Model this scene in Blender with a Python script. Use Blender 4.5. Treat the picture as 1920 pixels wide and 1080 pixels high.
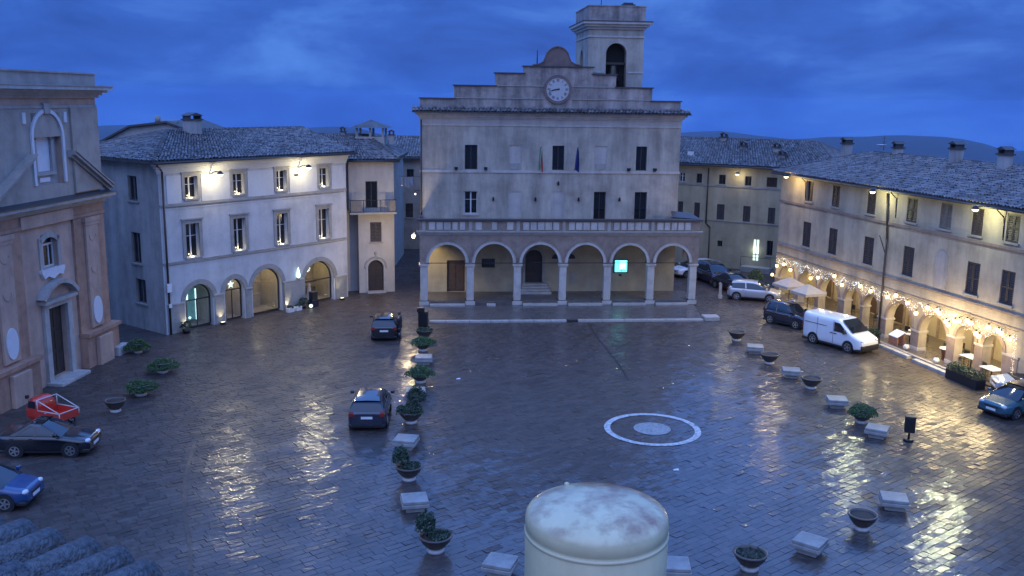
import bpy, bmesh, math, random
from mathutils import Vector, Matrix, Euler
R = math.radians
rng = random.Random(7)
for o in list(bpy.data.objects):
    bpy.data.objects.remove(o)
SC = bpy.context.scene
COL = SC.collection

# ------------------------------------------------------------------ camera
cam_d = bpy.data.cameras.new('camera')
cam = bpy.data.objects.new('camera', cam_d)
COL.objects.link(cam)
cam_d.sensor_width = 36.0
cam_d.lens = 33.54
cam_d.clip_start = 0.1
cam_d.clip_end = 40000
cam.matrix_world = (Matrix.Translation((0, 0, 15.0)) @ Euler((R(90 - 11.227), 0, 0)).to_matrix().to_4x4()
                    @ Matrix.Rotation(0.01399, 4, 'Z'))
SC.camera = cam

# ------------------------------------------------------------------ view, world, dusk light
SC.view_settings.view_transform = 'Standard'
SC.view_settings.look = 'None'
SC.view_settings.exposure = 0.0
SC.view_settings.gamma = 1.0
SC.view_settings.use_curve_mapping = False
SC.render.engine = 'CYCLES'
SC.cycles.use_denoising = True
SC.cycles.max_bounces = 6
SC.cycles.diffuse_bounces = 3
SC.cycles.glossy_bounces = 4
SC.cycles.volume_bounces = 0
SC.cycles.sample_clamp_indirect = 4.0

W = bpy.data.worlds.new('World')
SC.world = W
W.use_nodes = True
nt = W.node_tree
for n in list(nt.nodes):
    nt.nodes.remove(n)


def wn(t, **k):
    n = nt.nodes.new(t)
    for a, b in k.items():
        setattr(n, a, b)
    return n


SUN_EL, SUN_AZ = 2.0, 200.0     # dusk: the sun is about gone, behind the camera
out = wn('ShaderNodeOutputWorld')
bg = wn('ShaderNodeBackground')
sky = wn('ShaderNodeTexSky', sky_type='NISHITA', sun_disc=False)
sky.sun_elevation = R(SUN_EL)
sky.sun_rotation = R(SUN_AZ)
tc = wn('ShaderNodeTexCoord')
sep = wn('ShaderNodeSeparateXYZ')
nt.links.new(tc.outputs['Generated'], sep.inputs[0])
mp = wn('ShaderNodeMapping')
mp.inputs['Scale'].default_value = (2.1, 2.1, 6.2)
mp.inputs['Location'].default_value = (.3, .75, .31)
mp.inputs['Rotation'].default_value = (R(4), R(5), 0)
nt.links.new(tc.outputs['Generated'], mp.inputs[0])
nz = wn('ShaderNodeTexNoise')
nz.inputs['Scale'].default_value = 2.6
nz.inputs['Detail'].default_value = 7.0
nz.inputs['Roughness'].default_value = 0.58
nz.inputs['Distortion'].default_value = 0.35
nt.links.new(mp.outputs[0], nz.inputs['Vector'])
cr = wn('ShaderNodeValToRGB')
e = cr.color_ramp.elements
e[0].position = 0.32
e[0].color = (0.022, 0.092, 0.43, 1)
e[1].position = 0.74
e[1].color = (0.080, 0.245, 0.78, 1)
x = e.new(0.50)
x.color = (0.033, 0.130, 0.57, 1)
nt.links.new(nz.outputs['Fac'], cr.inputs[0])
# a cloud deck is brighter and paler overhead than at the horizon (overcast sky)
mr = wn('ShaderNodeMapRange')
mr.inputs['From Min'].default_value = 0.12
mr.inputs['From Max'].default_value = 0.62
nt.links.new(sep.outputs['Z'], mr.inputs['Value'])
zen = wn('ShaderNodeMix', data_type='RGBA')
zen.inputs[7].default_value = (0.30, 0.70, 2.05, 1)
nt.links.new(mr.outputs[0], zen.inputs[0])
nt.links.new(cr.outputs[0], zen.inputs[6])
sk = wn('ShaderNodeVectorMath', operation='SCALE')
sk.inputs['Scale'].default_value = 0.006
nt.links.new(sky.outputs[0], sk.inputs[0])
ad = wn('ShaderNodeVectorMath', operation='ADD')
nt.links.new(zen.outputs[2], ad.inputs[0])
nt.links.new(sk.outputs[0], ad.inputs[1])
nt.links.new(ad.outputs[0], bg.inputs[0])
bg.inputs[1].default_value = 1.0
nt.links.new(bg.outputs[0], out.inputs[0])

sun_d = bpy.data.lights.new('sun', 'SUN')
sun_d.energy = 0.70
sun_d.angle = R(80)
sun_d.color = (0.80, 0.84, 1.0)
sun = bpy.data.objects.new('sun', sun_d)
COL.objects.link(sun)
sun.rotation_euler = (R(48), 0, R(-14))

# ------------------------------------------------------------------ materials
MATS = {}


def ramp(nt, fac, stops):
    r = nt.nodes.new('ShaderNodeValToRGB')
    el = r.color_ramp.elements
    el[0].position, el[0].color = stops[0][0], (*stops[0][1], 1)
    el[1].position, el[1].color = stops[-1][0], (*stops[-1][1], 1)
    for p, c in stops[1:-1]:
        q = el.new(p)
        q.color = (*c, 1)
    nt.links.new(fac, r.inputs[0])
    return r.outputs[0]


def mat(name, col, rough=0.8, var=0.25, scale=1.5, bump=0.15, bscale=14, streak=0.0, metal=0.0, spec=0.5,
        emit=None, estr=0.0, col2=None, wet=0.0, rnd=0.0, coat=0.0, trans=0.0):
    m = bpy.data.materials.new(name)
    m.use_nodes = True
    t = m.node_tree
    b = t.nodes['Principled BSDF']
    L = t.links.new
    tcn = t.nodes.new('ShaderNodeTexCoord')
    co = tcn.outputs['Object']
    c = (col[0], col[1], col[2])
    csock = None
    if var > 0:
        n = t.nodes.new('ShaderNodeTexNoise')
        n.inputs['Scale'].default_value = scale
        n.inputs['Detail'].default_value = 8
        n.inputs['Roughness'].default_value = 0.65
        L(co, n.inputs['Vector'])
        d = col2 or tuple(v * (1 - var) for v in c)
        h = tuple(min(1, v * (1 + var * .6)) for v in c)
        csock = ramp(t, n.outputs['Fac'], [(0.30, d), (0.52, c), (0.75, h)])
    if streak > 0:
        mpn = t.nodes.new('ShaderNodeMapping')
        mpn.inputs['Scale'].default_value = (.8, .8, 0.13)
        L(co, mpn.inputs[0])
        n2 = t.nodes.new('ShaderNodeTexNoise')
        n2.inputs['Scale'].default_value = 1.1
        n2.inputs['Detail'].default_value = 6
        n2.inputs['Roughness'].default_value = .7
        L(mpn.outputs[0], n2.inputs['Vector'])
        f = ramp(t, n2.outputs['Fac'], [(0.36, (1 - streak,) * 3), (0.62, (1, 1, 1))])
        mx = t.nodes.new('ShaderNodeMix')
        mx.data_type = 'RGBA'
        mx.blend_type = 'MULTIPLY'
        mx.inputs[0].default_value = 1
        L(csock, mx.inputs[6])
        L(f, mx.inputs[7])
        csock = mx.outputs[2]
    if rnd > 0:
        oi = t.nodes.new('ShaderNodeAttribute')
        oi.attribute_name = 'tint'
        hs = t.nodes.new('ShaderNodeMapRange')
        hs.inputs['To Min'].default_value = 1 - rnd
        hs.inputs['To Max'].default_value = 1 + rnd
        L(oi.outputs['Fac'], hs.inputs['Value'])
        vm = t.nodes.new('ShaderNodeVectorMath')
        vm.operation = 'SCALE'
        L(csock, vm.inputs[0])
        L(hs.outputs[0], vm.inputs['Scale'])
        csock = vm.outputs[0]
    if csock is not None:
        L(csock, b.inputs['Base Color'])
    else:
        b.inputs['Base Color'].default_value = (*c, 1)
    b.inputs['Roughness'].default_value = rough
    if wet > 0:
        nw = t.nodes.new('ShaderNodeTexNoise')
        nw.inputs['Scale'].default_value = 0.55
        nw.inputs['Detail'].default_value = 5
        L(co if rnd == 0 else t.nodes.new('ShaderNodeNewGeometry').outputs['Position'], nw.inputs['Vector'])
        rr = t.nodes.new('ShaderNodeMapRange')
        rr.inputs['From Min'].default_value = 0.35
        rr.inputs['From Max'].default_value = 0.68
        rr.inputs['To Min'].default_value = rough
        rr.inputs['To Max'].default_value = rough + wet
        L(nw.outputs['Fac'], rr.inputs['Value'])
        L(rr.outputs[0], b.inputs['Roughness'])
    b.inputs['Metallic'].default_value = metal
    b.inputs['Specular IOR Level'].default_value = spec
    b.inputs['Coat Weight'].default_value = coat
    b.inputs['Coat Roughness'].default_value = .06
    b.inputs['Transmission Weight'].default_value = trans
    if emit:
        b.inputs['Emission Color'].default_value = (*emit, 1)
        b.inputs['Emission Strength'].default_value = estr
    if bump > 0:
        n3 = t.nodes.new('ShaderNodeTexNoise')
        n3.inputs['Scale'].default_value = bscale
        n3.inputs['Detail'].default_value = 5
        L(co, n3.inputs['Vector'])
        bp = t.nodes.new('ShaderNodeBump')
        bp.inputs['Strength'].default_value = bump
        bp.inputs['Distance'].default_value = 0.03
        L(n3.outputs['Fac'], bp.inputs['Height'])
        L(bp.outputs[0], b.inputs['Normal'])
    MATS[name] = m
    return m


M = MATS
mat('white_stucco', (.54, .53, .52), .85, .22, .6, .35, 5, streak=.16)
mat('white_panel', (.60, .59, .57), .85, .10, .9, .3, 6, streak=.10)
mat('grey_stone', (.30, .285, .26), .75, .22, 2.5, .25, 18)
mat('pale_stone', (.46, .43, .40), .62, .22, 2.2, .22, 16, streak=.22)
mat('bench_stone', (.30, .285, .265), .45, .25, 2.5, .25, 14, streak=.3)
mat('pale_stone_wet', (.36, .34, .32), .30, .22, 2.2, .15, 16, wet=.25)
mat('palace_stucco', (.43, .385, .325), .85, .34, .55, .35, 6, streak=.40)
mat('attic_stucco', (.40, .335, .30), .88, .42, 1.3, .4, 7, streak=.55)
mat('portico_brick', (.27, .205, .17), .85, .30, 2.2, .4, 16, streak=.22)
mat('ornament_brick', (.19, .135, .12), .85, .3, 2.0, .4, 18, streak=.2)
mat('ochre_wall', (.42, .36, .25), .85, .22, 1.0, .2, 8, streak=.15)
mat('blind_plaster', (.43, .39, .36), .85, .15, 1.2, .2, 9, streak=.2)
mat('church_plaster', (.52, .345, .255), .85, .22, 1.0, .3, 8, streak=.25)
mat('church_brick', (.43, .245, .165), .85, .28, 2.0, .4, 16, streak=.25)
mat('church_upper', (.40, .335, .28), .85, .3, .8, .3, 8, streak=.18)
mat('church_stone', (.40, .36, .33), .7, .2, 2, .2, 14, streak=.2)
mat('oval_white', (.62, .62, .64), .6, .08, 3, .05, 20)
mat('house_stucco', (.45, .41, .37), .85, .14, .9, .25, 8, streak=.2)
mat('cream_stucco', (.44, .38, .29), .85, .3, .6, .3, 6, streak=.28)
mat('yellow_stucco', (.42, .355, .235), .85, .2, .8, .3, 6, streak=.25)
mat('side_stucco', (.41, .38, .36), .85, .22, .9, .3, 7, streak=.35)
mat('alley_shaded_stone', (.17, .14, .115), .8, .35, 1.5, .5, 9, streak=.3)  # alley shade put into the colour, darker than the house's other walls
mat('roof_tile', (.150, .130, .125), .42, .55, 1.6, .5, 9, rnd=.45, wet=.25)
mat('roof_base', (.07, .06, .058), .6, .4, 2, .3, 9)
mat('near_tile', (.13, .13, .135), .38, .75, 26.0, 1.0, 45, rnd=.3, col2=(.035, .033, .03))
mat('dark_wood', (.040, .028, .024), .55, .3, 5, .2, 20)
mat('brown_wood', (.085, .055, .042), .6, .3, 4, .25, 20)
mat('shutter_brown', (.048, .036, .034), .6, .25, 5, .3, 26)
mat('shutter_grey', (.16, .14, .13), .6, .25, 5, .3, 26)
mat('pale_frame', (.55, .53, .50), .5, .08, 6, 0)
mat('window_glass', (.012, .014, .018), .06, 0, 1, .04, 3, spec=.6)
mat('dark_inside', (.012, .011, .011), .9, 0, 1, 0)
mat('metal_dark', (.03, .03, .032), .4, .15, 8, 0, metal=.6)
mat('pipe_copper', (.055, .045, .042), .45, .2, 6, 0, metal=.4)
mat('gutter_metal', (.05, .045, .045), .5, .2, 5, 0)
mat('paver', (.062, .047, .041), .38, .30, 3.0, .62, 4.0, rnd=.24, wet=.22, spec=.28, coat=.8)
mat('paver_joint', (.036, .029, .026), .30, .4, 5, .3, 20, wet=.3)
mat('pale_paving', (.10, .085, .078), .22, .35, 3.0, .25, 12, wet=.22)
mat('paint_white', (.50, .50, .49), .35, .25, 5.5, .2, 30, wet=.25, col2=(.15, .14, .13))
mat('paint_worn', (.30, .30, .30), .35, .25, 6, .2, 30, wet=.25, col2=(.10, .09, .085))
mat('terrain_green', (.030, .036, .030), .9, .35, .0022, 0)
mat('clay_bowl', (.085, .066, .055), .42, .3, 6, .2, 20)
mat('soil', (.03, .022, .016), .7, .4, 12, .5, 30)
mat('leaf', (.060, .125, .040), .55, .5, 9, 0, rnd=.5)
mat('leaf_dark', (.034, .065, .034), .55, .5, 9, 0, rnd=.5)
mat('tank_cream', (.70, .58, .34), .30, .14, 2.2, .06, 9, streak=.15, coat=.3)
mat('canvas_beige', (.50, .40, .32), .7, .12, 3, .1, 40)
mat('cloth_white', (.66, .65, .63), .6, .06, 4, 0)
mat('black_plastic', (.018, .018, .02), .4, .1, 6, 0)
mat('rubber', (.014, .014, .015), .75, .1, 8, 0)
mat('rim_alloy', (.55, .56, .58), .28, .05, 8, 0, metal=.9)
mat('paint_black', (.005, .006, .010), .22, 0, 1, 0, coat=1.0)
mat('paint_navy', (.006, .011, .028), .22, 0, 1, 0, coat=1.0)
mat('paint_blue', (.012, .055, .16), .25, 0, 1, 0, coat=1.0)
mat('paint_teal', (.028, .095, .125), .25, 0, 1, 0, coat=1.0)
mat('paint_silver', (.46, .47, .50), .28, 0, 1, 0, coat=1.0, metal=.35)
mat('paint_van', (.72, .73, .75), .28, .04, 2, 0, coat=.8)
mat('paint_red', (.55, .035, .022), .3, .08, 4, 0, coat=.6)
mat('paint_paleblue', (.32, .40, .52), .28, 0, 1, 0, coat=.8)
mat('car_glass', (.010, .014, .022), .04, 0, 1, 0, spec=.7)
mat('lamp_clear', (.6, .62, .64), .08, 0, 1, 0)
mat('lamp_red', (.30, .015, .01), .12, 0, 1, 0)
mat('lamp_orange', (.50, .10, .01), .12, 0, 1, 0)
mat('plate_white', (.7, .7, .68), .4, 0, 1, 0)
mat('coat_black', (.012, .012, .014), .8, .2, 9, 0)
mat('skin', (.38, .24, .18), .5, .1, 9, 0)
mat('bell_bronze', (.06, .055, .04), .4, .2, 5, 0, metal=.7)
mat('flag_red', (.45, .03, .03), .8, .1, 6, 0)
mat('flag_green', (.03, .22, .07), .8, .1, 6, 0)
mat('flag_white', (.6, .6, .6), .8, .1, 6, 0)
mat('flag_blue', (.015, .03, .16), .8, .1, 6, 0)
mat('bulb_warm', (1, .8, .5), .5, 0, 1, 0, emit=(1.0, .76, .36), estr=2.3)
mat('lamp_head_lit', (1, .9, .7), .5, 0, 1, 0, emit=(1.0, .88, .52), estr=2.4)
mat('icicle_lit', (1, .9, .7), .5, 0, 1, 0, emit=(1.0, .82, .46), estr=1.0)
mat('icicle_cold', (1, 1, 1), .5, 0, 1, 0, emit=(.55, .85, 1.0), estr=1.8)
mat('alley_lit', (1, .9, .7), .5, 0, 1, 0, emit=(1.0, .74, .36), estr=2.2)
mat('shop_lit', (.7, .7, .6), .5, .3, 2, 0, emit=(.95, .82, .50), estr=.20)
mat('board_cyan', (.3, .8, .8), .4, 0, 1, 0, emit=(.10, .70, .72), estr=.75)
mat('board_paper', (.8, .9, .9), .4, 0, 1, 0, emit=(.45, .95, .95), estr=.65)
mat('door_lit', (.8, .9, .85), .4, 0, 1, 0, emit=(.80, 1.0, .85), estr=.85)
mat('shop_green', (.1, .3, .28), .4, .4, 3, 0, emit=(.10, .32, .34), estr=.30)
mat('star_white', (1, 1, 1), .5, 0, 1, 0, emit=(.80, 1.0, .85), estr=1.6)
mat('cool_lit', (1, 1, 1), .5, 0, 1, 0, emit=(.62, .92, .95), estr=2.2)
mat('menu_white', (.62, .66, .75), .4, 0, 1, 0, emit=(.55, .65, 1.0), estr=.45)
mat('clock_white', (.42, .42, .43), .5, .10, 3, 0)
mat('terracotta', (.34, .15, .09), .7, .2, 5, .1, 20)
mat('rust', (.30, .10, .06), .7, .5, 8, .1, 20)


def wet_film(m):
    """water film on the paving: coat faded outward from mid-square to mute the reflected sky, broken up by noise"""
    t = m.node_tree
    b = t.nodes['Principled BSDF']
    L = t.links.new
    ge = t.nodes.new('ShaderNodeNewGeometry')
    sp = t.nodes.new('ShaderNodeVectorMath')
    sp.operation = 'DISTANCE'
    mp_ = t.nodes.new('ShaderNodeMapping')
    mp_.inputs['Scale'].default_value = (1, .62, 0)
    L(ge.outputs['Position'], mp_.inputs[0])
    L(mp_.outputs[0], sp.inputs[0])
    sp.inputs[1].default_value = (6.5, 22.0, 0)
    n = t.nodes.new('ShaderNodeTexNoise')
    n.inputs['Scale'].default_value = .16
    n.inputs['Detail'].default_value = 4
    L(ge.outputs['Position'], n.inputs['Vector'])
    ad_ = t.nodes.new('ShaderNodeMath')
    ad_.operation = 'MULTIPLY_ADD'
    L(n.outputs['Fac'], ad_.inputs[0])
    ad_.inputs[1].default_value = 14
    L(sp.outputs['Value'], ad_.inputs[2])
    r_ = t.nodes.new('ShaderNodeMapRange')
    r_.inputs['From Min'].default_value = 15
    r_.inputs['From Max'].default_value = 25.5
    r_.inputs['To Min'].default_value = 1.0
    r_.inputs['To Max'].default_value = .14
    L(ad_.outputs[0], r_.inputs['Value'])
    L(r_.outputs[0], b.inputs['Coat Weight'])
    b.inputs['Coat Roughness'].default_value = .082
    b.inputs['Coat IOR'].default_value = 1.50
    L(b.inputs['Normal'].links[0].from_socket, b.inputs['Coat Normal'])


wet_film(M['paver'])


# ------------------------------------------------------------------ mesh helpers
class MB:
    def __init__(s, ox=0.0):
        s.v, s.f, s.sm, s.t, s.ox = [], [], [], [], ox

    def add(s, vs, fs, smooth=False, tint=None):
        b = len(s.v)
        s.v += [(p[0] - s.ox, p[1], p[2]) for p in vs]
        for f in fs:
            s.f.append([i + b for i in f])
            s.sm.append(smooth)
            s.t.append(.5 if tint is None else tint)
        return s

    def quad(s, a, b, c, d):
        return s.add([a, b, c, d], [(0, 1, 2, 3)])

    def box(s, x0, x1, y0, y1, z0, z1, tint=None):
        return s.add([(x0, y0, z0), (x1, y0, z0), (x1, y1, z0), (x0, y1, z0), (x0, y0, z1), (x1, y0, z1), (x1, y1, z1), (x0, y1, z1)],
                     [(3, 2, 1, 0), (4, 5, 6, 7), (0, 1, 5, 4), (1, 2, 6, 5), (2, 3, 7, 6), (3, 0, 4, 7)], tint=tint)

    def prism(s, poly, axis, a, b):
        """extrude a 2-D polygon: axis 'y' takes (x,z), 'x' takes (y,z), 'z' takes (x,y)"""
        def P(p, d):
            return {'y': (p[0], d, p[1]), 'x': (d, p[0], p[1]), 'z': (p[0], p[1], d)}[axis]
        n = len(poly)
        vs = [P(p, a) for p in poly] + [P(p, b) for p in poly]
        fs = [list(range(n))[::-1], list(range(n, 2 * n))] + [(i, (i + 1) % n, n + (i + 1) % n, n + i) for i in range(n)]
        return s.add(vs, fs)

    def cyl(s, p0, p1, r0, r1=None, n=12, caps=True, smooth=True):
        r1 = r0 if r1 is None else r1
        p0, p1 = Vector(p0), Vector(p1)
        d = (p1 - p0).normalized()
        u = d.orthogonal().normalized()
        w = d.cross(u)
        vs = []
        for p, r in ((p0, r0), (p1, r1)):
            for i in range(n):
                a = 2 * math.pi * i / n
                vs.append(tuple(p + (u * math.cos(a) + w * math.sin(a)) * r))
        s.add(vs, [(i, (i + 1) % n, n + (i + 1) % n, n + i) for i in range(n)], smooth)
        if caps:
            s.add(vs[:n], [list(range(n))[::-1]])
            s.add(vs[n:], [list(range(n))])
        return s

    def tube(s, pts, r, n=6):
        for a, b in zip(pts[:-1], pts[1:]):
            s.cyl(a, b, r, r, n)
        return s

    def lathe(s, prof, c=(0, 0, 0), n=20, smooth=True):
        k = len(prof)
        vs = [(c[0] + r * math.cos(2 * math.pi * i / n), c[1] + r * math.sin(2 * math.pi * i / n), c[2] + z) for i in range(n) for r, z in prof]
        fs = []
        for i in range(n):
            j = (i + 1) % n
            for q in range(k - 1):
                fs.append((i * k + q, j * k + q, j * k + q + 1, i * k + q + 1))
        return s.add(vs, fs, smooth)

    def ring(s, uc, zs, ri, ro, y0, y1, n=20, a0=0.0, a1=math.pi, hz=1.0, legs=0.0):
        pts = []
        if legs:
            pts.append((uc + ri, zs - legs, uc + ro, zs - legs))
        for i in range(n + 1):
            a = a0 + (a1 - a0) * i / n
            pts.append((uc + ri * math.cos(a), zs + ri * hz * math.sin(a), uc + ro * math.cos(a), zs + ri * hz * math.sin(a) + (ro - ri) * math.sin(a)))
        if legs:
            pts.append((uc - ri, zs - legs, uc - ro, zs - legs))
        for a, b in zip(pts[:-1], pts[1:]):
            vs = [(a[0], y0, a[1]), (a[2], y0, a[3]), (b[2], y0, b[3]), (b[0], y0, b[1]),
                  (a[0], y1, a[1]), (a[2], y1, a[3]), (b[2], y1, b[3]), (b[0], y1, b[1])]
            s.add(vs, [(0, 1, 2, 3), (7, 6, 5, 4), (1, 5, 6, 2), (4, 0, 3, 7)])
        for q in (pts[0], pts[-1]):
            s.quad((q[0], y0, q[1]), (q[2], y0, q[3]), (q[2], y1, q[3]), (q[0], y1, q[1]))
        return s

    def wall(s, u0, u1, z0, z1, holes, y=0.0, d=0.3, n=16):
        """front sheet at y with rectangular or arched openings and reveals going in by d; hole = (u0,u1,z0,z1) or (u0,u1,z0,zs,'arch')"""
        H = []
        for h in holes:
            if len(h) == 5:
                H.append((h[0], h[1], h[2], h[3], h[3] + (h[1] - h[0]) / 2))
            else:
                H.append((h[0], h[1], h[2], h[3], None))
        us, zs = {u0, u1}, {z0, z1}
        for a, b, c, e2, t in H:
            us |= {max(u0, a), min(u1, b)}
            zs |= {max(z0, c), min(z1, e2)}
            if t:
                zs.add(min(z1, t))
        us, zs = sorted(us), sorted(zs)
        for i in range(len(us) - 1):
            for j in range(len(zs) - 1):
                um, zm = (us[i] + us[i + 1]) / 2, (zs[j] + zs[j + 1]) / 2
                if any(a < um < b and c < zm < (t or e2) for a, b, c, e2, t in H):
                    continue
                s.quad((us[i], y, zs[j]), (us[i + 1], y, zs[j]), (us[i + 1], y, zs[j + 1]), (us[i], y, zs[j + 1]))
        for a, b, c, e2, t in H:
            path = [(a, c), (a, e2)]
            if t:
                r, m = (b - a) / 2, (a + b) / 2
                arc = [(m - r * math.cos(math.pi * k / n), e2 + r * math.sin(math.pi * k / n)) for k in range(n + 1)]
                for p, q in zip(arc[:-1], arc[1:]):
                    s.quad((p[0], y, p[1]), (q[0], y, q[1]), (q[0], y, t), (p[0], y, t))
                path = [(a, c)] + arc + [(b, c)]
            else:
                path += [(b, e2), (b, c)]
            if c > z0 + .01:
                path.append((a, c))
            for p, q in zip(path[:-1], path[1:]):
                s.quad((p[0], y, p[1]), (p[0], y + d, p[1]), (q[0], y + d, q[1]), (q[0], y, q[1]))
        return s


def obj(name, mb, m, parent=None, loc=(0, 0, 0), rz=0.0, bevel=0.0, keep=False):
    me = bpy.data.meshes.new(name)
    me.from_pydata(mb.v, [], mb.f)
    me.polygons.foreach_set('use_smooth', mb.sm)
    if any(t != .5 for t in mb.t):
        at = me.attributes.new('tint', 'FLOAT', 'FACE')
        at.data.foreach_set('value', mb.t)
    if not keep or bevel:
        bm = bmesh.new()
        bm.from_mesh(me)
        bmesh.ops.remove_doubles(bm, verts=bm.verts, dist=1e-4)
        if bevel:
            ed = [q for q in bm.edges if len(q.link_faces) == 2 and q.calc_face_angle(0) > .5]
            bmesh.ops.bevel(bm, geom=ed, offset=bevel, segments=2, affect='EDGES', profile=.5, clamp_overlap=True)
        bmesh.ops.recalc_face_normals(bm, faces=bm.faces)
        bm.to_mesh(me)
        bm.free()
    me.materials.append(M[m] if isinstance(m, str) else m)
    o = bpy.data.objects.new(name, me)
    COL.objects.link(o)
    o.parent = parent
    o.location = loc
    o.rotation_euler = (0, 0, rz)
    return o


def tag(o, label=None, cat=None, group=None, kind=None):
    for k, v in (('label', label), ('category', cat), ('group', group), ('kind', kind)):
        if v:
            o[k] = v
    return o


def thing(name, label, cat, loc=(0, 0, 0), rz=0.0, group=None):
    o = bpy.data.objects.new(name, None)
    o.empty_display_size = .3
    COL.objects.link(o)
    o.location = loc
    o.rotation_euler = (0, 0, rz)
    return tag(o, label, cat, group)


def copy_tree(src, loc=None, rz=None, parent=None):
    c = src.copy()
    COL.objects.link(c)
    c.parent = parent
    if loc is not None:
        c.location = loc
    if rz is not None:
        c.rotation_euler = (0, 0, rz)
    for k in list(src.children):
        copy_tree(k, parent=c)
    return c


class Bld:
    """local frame of a facade: u runs along it, y goes into the building, z is up; the Empty stands at its base"""
    def __init__(s, name, label, cat, az, off, u0, group=None):
        s.n = (math.sin(az), math.cos(az))
        s.tt = (s.n[1], -s.n[0])
        s.az, s.off, s.u0 = az, off, u0
        s.root = thing(name, label, cat, (*s.w(u0, 0), 0), -az, group)

    def w(s, u, y):
        return (s.n[0] * (s.off + y) + u * s.tt[0], s.n[1] * (s.off + y) + u * s.tt[1])

    def mb(s):
        return MB(s.u0)

    def part(s, name, mb, m, parent=None, **k):
        return obj(name, mb, m, parent or s.root, **k)

    def light(s, u, y, z, energy, color, radius=.06, kind='POINT', aim=None, size=R(110), blend=.7, parent=None, name='lamp_light'):
        d = bpy.data.lights.new(name, kind)
        d.energy = energy
        d.color = color
        d.shadow_soft_size = radius
        o = bpy.data.objects.new(name, d)
        COL.objects.link(o)
        o.parent = parent or s.root
        o.location = (u - s.u0, y, z)
        if kind == 'SPOT':
            d.spot_size = size
            d.spot_blend = blend
            o.rotation_euler = Vector(aim).to_track_quat('-Z', 'Y').to_euler()
        return o


WARM = (1.0, .80, .46)
PALE = (1.0, .87, .53)


def tiles_on(B, name, quadpts, parent=None, pitch=.26, course=.42, m='roof_tile'):
    """rows of barrel tiles on a roof slope given as eave-left, eave-right, ridge-right, ridge-left (u,y,z)"""
    el, er, rr, rl = [Vector(p) for p in quadpts]
    w = max((er - el).length, (rr - rl).length)
    h = max((rl - el).length, (rr - er).length)
    nc, nr = max(2, int(w / pitch)), max(2, int(h / course))
    mb = B.mb()
    r = random.Random(name + str(w))
    nrm = (er - el).cross(rl - el).normalized()
    if nrm.z < 0:
        nrm = -nrm
    for j in range(nr):
        a, b = j / nr, min(1, (j + 1.18) / nr)
        for i in range(nc):
            jt = r.uniform(-.12, .12) / nc
            s0, s1 = (i + .06) / nc + jt, (i + .94) / nc + jt

            def P(s_, t_):
                return (el.lerp(er, s_)).lerp(rl.lerp(rr, s_), t_)
            up = nrm * (.085 + r.uniform(-.015, .03))
            lift0, lift1 = nrm * (.035 + r.uniform(0, .02)), nrm * .01
            sag = r.uniform(-.1, .1) / nr
            vs = []
            for t_, lf in ((max(0, a + sag), lift0), (b, lift1)):
                for k, hh in ((0, 0), (.25, .8), (.5, 1), (.75, .8), (1, 0)):
                    vs.append(tuple(P(s0 + (s1 - s0) * k, t_) + up * hh + lf))
            mb.add(vs, [(k, k + 1, k + 6, k + 5) for k in range(4)], True, r.random())
    o = B.part(name, mb, m, parent, keep=True)
    o['kind'] = 'stuff'
    return o


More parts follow.
